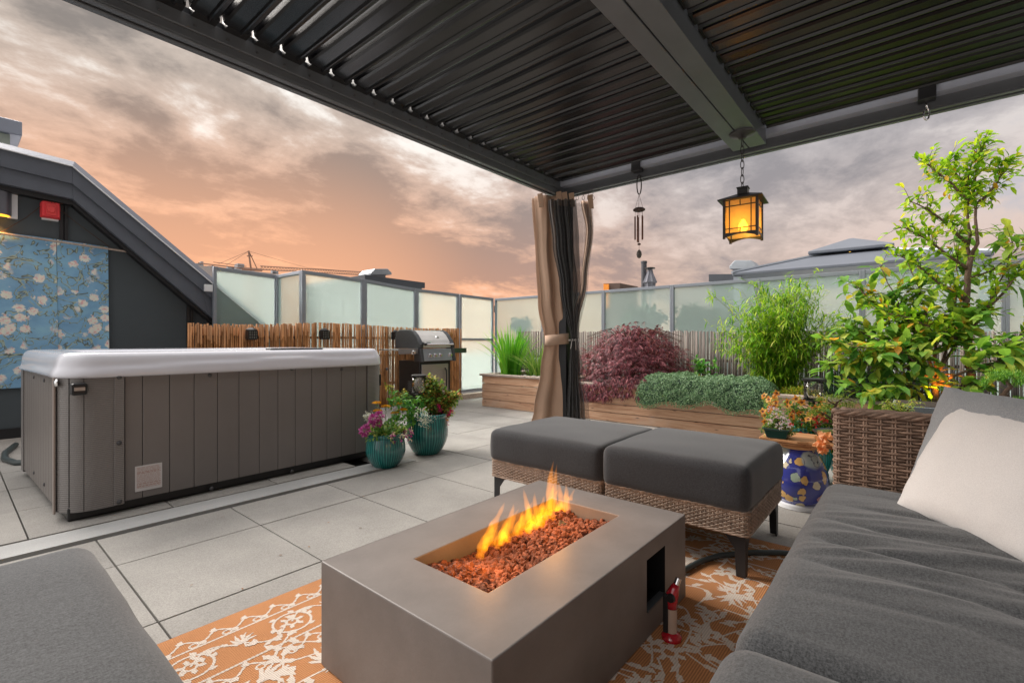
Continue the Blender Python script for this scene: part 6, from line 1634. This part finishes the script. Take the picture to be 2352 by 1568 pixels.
nb_ = len(qf.v); qf.v += qc.v; qf.f += [tuple(i+nb_ for i in f) for f in qc.f]; qf.m += [1]*len(qc.f); qf.build('blossoms', [M_of, pbr('dark_throat', (.10, .01, .02), .6)], of_)
pts += [W(1790+rr.uniform(-30, 30), 955+rr.uniform(-30, 40), X=3.65+rr.uniform(-.1, .15)) for k in range(60)]
mass('foliage', of_, M_gl, pts, .032, .014, 5, 112, spread=.03)
fz_ = thing('fuchsia_bush', (4.02, .30, .34), 'dense green fuchsia bush with dark red flowers beside the wicker arm', 'flower')
pts = [W(1868+rr.uniform(-48, 58), 975+rr.uniform(-45, 60), X=3.75+rr.uniform(-.22, .25)) for k in range(420)]
mass('foliage', fz_, leafmat('fuchsia_green', [(0, (.03, .10, .02)), (.45, (.09, .22, .03)), (.8, (.26, .38, .05)), (1, (.55, .30, .06))], .3), pts, .036, .019, 5, 113, spread=.04)
mass('blossoms', fz_, M_rf, [W(1858+rr.uniform(-45, 60), 985+rr.uniform(-55, 45), X=3.52+rr.uniform(-.03, .05)) for k in range(34)], .026, .010, 8, 114, spread=.010, zb=-.9)
q = MB()
for k in range(20): e_ = W(1868+rr.uniform(-45, 55), 955+rr.uniform(-35, 50), X=3.8+rr.uniform(-.1, .2)); q.tube([(4.0, .35, .33), ((4.0+e_.x)/2, (.35+e_.y)/2, (.36+e_.z)/2+.04), tuple(e_)], [.004, .003, .0015], 4)
q.build('stems', M_bark2, fz_)
bg_ = thing('begonia', tuple(W(1895, 1050, X=3.2)), 'large peach-orange begonia blossoms in front of the dark bonsai bowl', 'flower')
q = MB(); rr = random.Random(121)
for (u, v, r_) in ((1880, 1000, .030), (1900, 1003, .030), (1890, 1016, .030), (1884, 1032, .026), (1876, 1022, .020), (1893, 1034, .020)):
    p = W(u, v, X=3.06)
    for k in range(7): d = (rv(rr)+Vector((-.6, 0, .2))*.6).normalized(); leafy(q, p, d, Vector((-.8, 0, .5)), r_*1.15, r_*1.0, bend=.3, fold=.4)
q.build('blossoms', M_pk, bg_); q = MB(); 
for (u, v) in ((1880, 1004), (1900, 1006), (1888, 1030)): q.tube([(3.15, .42, .40), tuple(W(u, v, X=3.07))], .003, 4)
q.build('stems', M_stem, bg_)
bowl = thing('bonsai_bowl', tuple(W(1925, 1052, X=3.22)), 'round dark grey bonsai bowl on the wooden board against the wicker arm', 'bonsai pot')
c = Vector((3.235, .345, .402)); q = MB(); q.lathe([(.035, 0), (.05, .004), (.080, .028), (.098, .052), (.101, .056), (.096, .058), (.085, .048)], tuple(c), 40); q.build('bowl', pbr('bowl_grey', (.045, .043, .042), .5), bowl, smooth=True, auto=50)
q = MB(); q.lathe([(.0, .062), (.05, .058), (.088, .049)], tuple(c), 30); q.build('moss', pbr('moss', (.14, .17, .03), .95, var=.5, vscale=50, bump=1, bscale=120), bowl, smooth=True)
cbz = thing('conifer_bonsai', (c.x, c.y, .46), 'leaning conifer bonsai with light green pads growing from the dark round bowl', 'bonsai')
q = MB(); ql = MB(); rr = random.Random(131); XB = 3.24
limb(q, PT([(1936, 1046, 0), (1928, 1010, 0), (1918, 980, 0), (1910, 955, 0), (1922, 925, 0)], XB), .013, .006, 7, .003, rr)
for L_ in ([(1918, 975, 0), (1895, 970, -.03), (1872, 978, -.05)], [(1912, 955, 0), (1935, 945, 0), (1960, 940, 0)], [(1920, 930, 0), (1900, 918, 0), (1885, 915, 0)], [(1922, 925, 0), (1945, 915, 0), (1962, 922, 0)], [(1915, 965, 0), (1890, 948, 0), (1868, 945, 0)]):
    limb(q, PT(L_, XB), .005, .0015, 5, .003, rr)
q.build('trunk', M_bark2, cbz)
pads = [(1955, 928, 22), (1930, 915, 22), (1905, 912, 20), (1885, 918, 14), (1965, 945, 16), (1865, 948, 14), (1940, 935, 16), (1895, 935, 14), (1978, 950, 12)]
q = MB()
for (u, v, w_) in pads:
    for k in range(60):
        p = W(u+rr.gauss(0, w_*.45), v+rr.gauss(0, 3.5), X=XB+rr.gauss(0, .03))
        for j in range(4): leafy(q, p, rv(rr, .5), Vector((0, 0, 1)), .013, .004, kind='tiny')
q.build('foliage', leafmat('bonsai_needles', [(0, (.10, .22, .03)), (.6, (.28, .40, .05)), (1, (.50, .56, .10))], .25), cbz)
# lantern stake in the right group
c = W(1869, 905, X=3.85); stake_lantern((c.x, c.y, .36), W(1869, 868, X=3.85).z, 'clear cylinder lantern on a black stake, between the orange flowers and dark conifer', r=.060, hh=.14)
# grey box planter with a young yellow-green maple
gb = thing('grey_planter', (4.55, .02, 0), 'grey square planter box behind the wicker arm, right of the long planter', 'planter')
q = MB(); q.box((4.45, -.30, .0), (4.9, .12, .50)); q.build('box', pbr('grey_box', (.15, .165, .18), .7, speck=.2, sscale=120), gb, bevel=.006)
q = MB(); q.box((4.47, -.28, .4985), (4.88, .10, .503)); q.build('soil', M_soil, gb)
ym = thing('young_maple', tuple(W(2070, 965, X=4.1)), 'small yellow-green lace maple in front of the grey planter box', 'maple')
q = MB(); ql = MB(); rr = random.Random(141)
base_ = W(2070, 985, X=3.95)
for k in range(16):
    e_ = W(2070+rr.uniform(-38, 34), 938+rr.uniform(-14, 16), X=3.95+rr.uniform(-.08, .08)); limb(q, [base_, (base_+e_)/2+Vector((0, 0, .04)), e_], .004, .0015, 4, .003, rr)
    for m in range(7):
        p = e_+rv(rr)*.03
        for j in range(5): d = (Vector((math.cos(j*1.25+m), math.sin(j*1.25+m), -.25))+rv(rr)*.2).normalized(); leafy(ql, p, d, Vector((0, 0, 1)), .034, .009, kind='blade')
q.build('trunk', M_bark2, ym); ql.build('foliage', leafmat('lime_leaf', [(0, (.22, .38, .05)), (.7, (.50, .58, .12)), (1, (.72, .55, .08))], .35), ym)
pb = pot((3.98, .02), .12, .38, 'turquoise ribbed pot hidden behind the wicker arm, under the young yellow-green maple', M_tealq)
# pine bonsai at the far right
pbz = thing('pine_bonsai', tuple(W(2310, 925, X=5.2)), 'twisted pine bonsai with flat green pads at the far right, beside the slender trunk', 'bonsai')
q = MB(); rr = random.Random(151)
limb(q, PT([(2330, 945, 0), (2318, 915, 0), (2305, 905, 0), (2320, 888, 0), (2310, 872, 0)], 5.0), .022, .010, 8, .004, rr); limb(q, PT([(2305, 905, 0), (2270, 928, 0), (2245, 935, 0)], 5.0), .012, .004, 6, .004, rr)
q.build('trunk', M_bark, pbz, smooth=True); q = MB()
for (u, v, w_) in ((2320, 862, 34), (2290, 866, 26), (2345, 878, 24), (2280, 922, 22), (2345, 925, 20), (2262, 880, 10)):
    for k in range(170):
        p = W(u+rr.gauss(0, w_*.5), v+rr.gauss(0, 5), X=5.0+rr.gauss(0, .07))
        for j in range(5): leafy(q, p, rv(rr, .9), Vector((0, 0, 1)), .024, .004, kind='tiny')
q.build('foliage', leafmat('pine_needles', [(0, (.05, .17, .02)), (.6, (.13, .33, .03)), (1, (.28, .46, .05))], .2), pbz)
mb = MB(); mb.box((5.0, -1.9, .0), (6.40, -.2, .44)); gp = mb.build('grey_planter', pbr('grey_box_long', (.15, .165, .18), .7, speck=.2, sscale=120), bevel=.006); tag(gp, 'long grey planter box at the far right under the pine bonsai', 'planter')

# ================================================================== beyond the terrace
M_roofd = pbr('dark_roof', (.055, .062, .075), .6, var=.1); M_galv = pbr('galvanised_vent', (.36, .39, .42), .4, metal=.4, var=.15)
def vent_roof(Y=None, X=None, a=None, b=None, vent=None, label='', vl='', thick=.18):
    k = dict(Y=Y) if Y is not None else dict(X=X)
    A, B = W(*a, **k), W(*b, **k); 
    t = thing('rooftop_building', tuple((A+B)/2), label, 'building')
    q = MB(); z = max(A.z, B.z)
    n_ = Vector((0, 1, 0)) if Y is not None else Vector((1, 0, 0))
    q.prism([A, B, B-Vector((0, 0, thick)), A-Vector((0, 0, thick))], n_*4); q.build('roof', M_roofd, t)
    q = MB(); a2, b2 = A.lerp(B, .06), A.lerp(B, .94); q.prism([a2-Vector((0, 0, thick)), b2-Vector((0, 0, thick)), Vector((b2.x, b2.y, -11.9)), Vector((a2.x, a2.y, -11.9))], n_*3.8); q.build('wall', M_darkwall, t)
    (u0, u1, v0, v1) = vent
    P0, P1 = W(u0, v0, **k)+n_*.4, W(u1, v0, **k)+n_*.4; h_ = P0.z-W(u0, v1, **k).z; C_ = (P0+P1)/2; w_ = (P1-P0).length
    v_ = thing('roof_vent', (C_.x, C_.y, C_.z-h_), vl, 'vent')
    d = (P1-P0).normalized(); q = MB(); q.prism([C_-d*w_*.30-Vector((0, 0, h_)), C_+d*w_*.30-Vector((0, 0, h_)), C_+d*w_*.30-Vector((0, 0, h_*.5)), C_-d*w_*.30-Vector((0, 0, h_*.5))], n_*w_*.6); q.build('stack', M_galv, v_)
    q = MB(); o = -n_*w_*.15
    q.prism([C_-d*w_*.5+o-Vector((0, 0, h_*.62)), C_+d*w_*.5+o-Vector((0, 0, h_*.62)), C_+d*w_*.5+o-Vector((0, 0, h_*.42)), C_+d*w_*.30+o, C_-d*w_*.30+o, C_-d*w_*.5+o-Vector((0, 0, h_*.42))], n_*w_*.9); q.build('cowl', M_galv, v_, bevel=.01)
vent_roof(Y=12.0, a=(838, 631), b=(976, 649), vent=(865, 913, 615, 638), label='dark flat-roofed building seen above the glass screens left of centre', vl='squat metal roof vent on the dark flat roof left of centre')
vent_roof(X=12.5, a=(1745, 628), b=(1628, 630), vent=(1667, 1731, 594, 627), label='dark sloping-sided roof above the glass screens, left of the grey gazebo', vl='squat metal roof vent beside the grey gazebo roof')
# gazebo
gz = thing('gazebo', tuple(W(1940, 700, X=10.5)), 'grey metal gazebo with a two-tier hipped roof beyond the glass screens', 'gazebo')
M_gzr = pbr('gazebo_roof', (.15, .165, .195), .45, var=.06, metal=.2)
cz = W(1955, 548, X=10.5); rot = HD+R(52)
def hip(c, hw0, z0, hw1, z1, name, thick=.05, mat=M_gzr, yaw=rot):
    q = MB(); vs = []
    Mr = Matrix.Rotation(yaw, 4, 'Z')
    for (h_, z) in ((hw0, z0-thick), (hw0, z0), (hw1, z1)):
        for sx, sy in ((1, 1), (-1, 1), (-1, -1), (1, -1)): p = Mr @ Vector((sx*h_, sy*h_, 0)); vs.append((c.x+p.x, c.y+p.y, z))
    q.add(vs, [(3, 2, 1, 0), (8, 9, 10, 11)]+[(r_*4+i, r_*4+(i+1) % 4, (r_+1)*4+(i+1) % 4, (r_+1)*4+i) for r_ in (0, 1) for i in range(4)])
    return q.build(name, mat, gz, bevel=.01)
dz = cz.x*FW[0]+cz.y*FW[1]
def zz(v): return CAM_H+(784-v)/1095.6*dz
hip(cz, .60, zz(580), .03, zz(548), 'top_roof'); hip(cz, .36, zz(590), .34, zz(579), 'vent_collar', .03, M_blackmetal)
hip(cz, 1.62, zz(632), .40, zz(586), 'main_roof')
for k in range(4):
    p = Matrix.Rotation(rot+k*math.pi/2, 4, 'Z') @ Vector((.38, .38, 0)); p2 = Matrix.Rotation(rot+k*math.pi/2, 4, 'Z') @ Vector((1.62, 1.62, 0))
    q = MB(); q.tube([(cz.x+p.x, cz.y+p.y, zz(586)+.01), (cz.x+p2.x, cz.y+p2.y, zz(632)+.01)], .03, 6); q.build('hip_cap', M_frame, gz)
    q = MB(); p3 = Matrix.Rotation(rot+k*math.pi/2, 4, 'Z') @ Vector((.40, .0, 0)); q.lathe([(.0, 0), (.02, 0), (.02, .03), (.0, .03)], (cz.x+p3.x, cz.y+p3.y, zz(588)), 8); q.build('string_light', emis('string_glow', (1, .5, .08), 3), gz)
    q = MB(); p2 = p2*.95; q.box((cz.x+p2.x-.06, cz.y+p2.y-.06, -.05), (cz.x+p2.x+.06, cz.y+p2.y+.06, zz(632)-.06)); q.build('post', M_frame, gz)
mb = MB(); mb.box((8.0, -6, -12), (18, 8, -.06)); tag(mb.build('neighbour_building', pbr('pale_roof_deck', (.50, .52, .50), .9, var=.1, vscale=.8)), 'lower neighbouring roof terrace carrying the grey gazebo', 'building')
# chimney pipe, folded parasol, small roof block
q = MB(); a = W(1479, 600, X=9.0); q.lathe([(.055, 0), (.055, a.z-.04), (.062, a.z-.04), (.062, a.z), (.0, a.z)], (a.x, a.y, 0), 16)
tag(q.build('flue_pipe', pbr('flue', (.07, .07, .08), .5), smooth=True, auto=40), 'dark round flue pipe standing behind the glass screens below the wind chime', 'flue pipe')
fp2 = thing('folded_parasol', tuple(W(1493, 700, X=8.9)), 'folded grey parasol beyond the glass screens, right of the dark flue pipe', 'parasol')
a, b = W(1493, 617, X=8.9), W(1493, 668, X=8.9); q = MB()
q.lathe([(.0, 0), (.045, -.005), (.05, -.03), (.062, -.10), (.125, -(a.z-b.z)*.62), (.10, -(a.z-b.z)*.66), (.075, -(a.z-b.z)*1.1)], tuple(a), 24, mod=lambda an, s: .16*math.cos(an*8)*min(1, s*1.6)); q.build('canopy', pbr('parasol_grey', (.20, .20, .23), .9), fp2)
q = MB(); q.lathe([(.02, -1.6), (.02, 0)], tuple(a), 8); q.build('pole', M_frame, fp2)
q = MB(); q.lathe([(.10, 0), (.10, .02), (.05, .03)], tuple(a+Vector((0, 0, -.005))), 12); q.build('top_cap', M_blackpl, fp2)
q = MB(); a, b = W(1424, 650, X=16), W(1386, 651, X=16); q.prism([a, b, Vector((b.x, b.y, -.6)), Vector((a.x, a.y, -.6))], (1.5, 0, 0))
rb = q.build('roof_block', pbr('brown_render', (.10, .065, .05), .8)); tag(rb, 'small brown roof block with an orange side showing over the glass screens', 'roof block')
q = MB(); c_ = W(1386, 652, X=15.9); d_ = W(1398, 652, X=15.9); q.box((15.9, c_.y-.0, -.5), (15.99, d_.y, c_.z-.02) if d_.y > c_.y else (15.99, c_.y+.001, c_.z-.02)) if False else q.prism([c_, d_, d_-Vector((0, 0, .9)), c_-Vector((0, 0, .9))], (.05, 0, 0))
q.build('side_panel', pbr('orange_panel', (.80, .26, .02), .6), rb)
# trees seen soft through the frosted glass
M_ft = leafmat('far_leaf', [(0, (.010, .035, .015)), (1, (.03, .085, .035))], .1)
def far_tree(u, v, X, rx, rz, label, seedn, n=1500):
    c = W(u, v, X=X); rr = random.Random(seedn); t = thing('small_tree', (c.x, c.y, -.05), label, 'tree', 'trees beyond the frosted glass')
    q = MB(); q.tube([(c.x, c.y, -.05), (c.x+.02, c.y, c.z-.1), tuple(c)], [.05, .03, .02], 6); q.build('trunk', M_bark, t); q = MB()
    for k in range(n):
        d = rv(rr); s = rr.random()**.4*(1+.5*noise.noise(d*2+Vector((seedn, 0, 0)))); p = c+Vector((d.x*rx*s, d.y*rx*s, d.z*rz*s)); leafy(q, p, rv(rr), Vector((0, 0, 1)), .11, .06)
    q.build('crown', M_ft, t)
far_tree(1478, 735, 7.15, .30, .20, 'dark tree crown blurred behind the frosted glass above the red maple', 201, 700)
far_tree(1600, 735, 7.2, .34, .22, 'dark tree crown blurred behind the frosted glass left of the bamboo clump', 202, 900)
far_tree(1690, 760, 7.3, .45, .30, 'wide dark tree crown blurred behind the frosted glass and the bamboo clump', 203, 1100)
far_tree(1195, 745, 7.3, .22, .14, 'small dark shrub crown blurred behind the frosted glass above the tall grass', 204, 260)
# distant construction crane
cr = thing('tower_crane', tuple(W(575, 640, Y=95)), 'distant construction crane with a long horizontal lattice jib over the roofs', 'crane')
M_cr = pbr('crane_brown', (.30, .17, .12), .7); YC = 95
def beamline(q, p, q_, r_=.10): q.tube([p, q_], r_*.65, 4)
def C(u, v): return W(u, v, Y=YC)
q = MB(); top_ = C(571, 576)
beamline(q, C(577, 622), top_, .26); beamline(q, C(592, 620), top_, .14); beamline(q, C(567, 588), C(580, 588), .15); beamline(q, C(556, 617), C(602, 620), .42); q.build('apex_frame', M_cr, cr)
q = MB(); beamline(q, C(598, 611), C(858, 626), .14); beamline(q, C(598, 619), C(858, 633), .14); n_ = 44
for k in range(n_):
    s, s2 = k/n_, (k+.5)/n_; a = C(598, 619).lerp(C(858, 633), s); b = C(598, 611).lerp(C(858, 626), s2); c = C(598, 619).lerp(C(858, 633), (k+1)/n_); beamline(q, a, b, .07); beamline(q, b, c, .07)
q.build('jib', M_cr, cr)
q = MB(); beamline(q, C(455, 604), C(566, 617), .16); beamline(q, C(490, 602), C(566, 612), .10); q.build('counter_jib', M_cr, cr)
q = MB(); q.box(tuple(C(546, 616)), tuple(C(556, 606)+Vector((.4, 1.5, 0)))); q.build('counterweight', M_galv, cr)
for (a, b) in (((571, 577), (705, 615)), ((571, 577), (520, 609)), ((571, 577), (502, 606)), ((705, 615), (858, 627))):
    q = MB(); beamline(q, C(*a), C(*b), .05); q.build('stay_cable', M_cr, cr)
q = MB(); a = C(580, 650); q.box((a.x-1, YC-1, -12), (a.x+1, YC+1, a.z+1)); q.build('mast', M_cr, cr)
mb = MB(); 
far = thing('distant_building', tuple(W(520, 640, Y=110)), 'distant pale flat rooftop under the crane, at the end of the gable roof', 'building')
a, b = W(440, 618, Y=110), W(640, 640, Y=110); q = MB(); q.box((a.x, 110, -12), (b.x, 122, W(520, 616, Y=110).z)); q.build('block', pbr('far_wall', (.45, .40, .38), .8), far)
rr = random.Random(8)
for k in range(14):
    q = MB(); x = a.x+(b.x-a.x)*rr.random(); z = W(520, 616, Y=110).z; q.box((x, 111, z), (x+rr.uniform(.2, 1.2), 112, z+rr.uniform(.2, 1.0))); q.build('roof_equipment', M_galv, far)

# a few bits of leaf litter on the pavers
q = MB(); rr = random.Random(77)
for k in range(46):
    x, y = rr.uniform(.6, 3.2), rr.uniform(1.95, 4.6)
    if y > 3.2 and x < 2.5: continue
    leafy(q, Vector((x, y, .003)), Vector((rr.gauss(0, 1), rr.gauss(0, 1), .15)), Vector((0, 0, 1)), rr.uniform(.008, .022), rr.uniform(.004, .009), bend=.1)
tag(q.build('leaf_litter', leafmat('dry_leaf', [(0, (.10, .05, .03)), (1, (.35, .18, .08))], .1)), 'tiny dry leaf bits scattered over the pavers', 'leaf litter', kind='stuff')
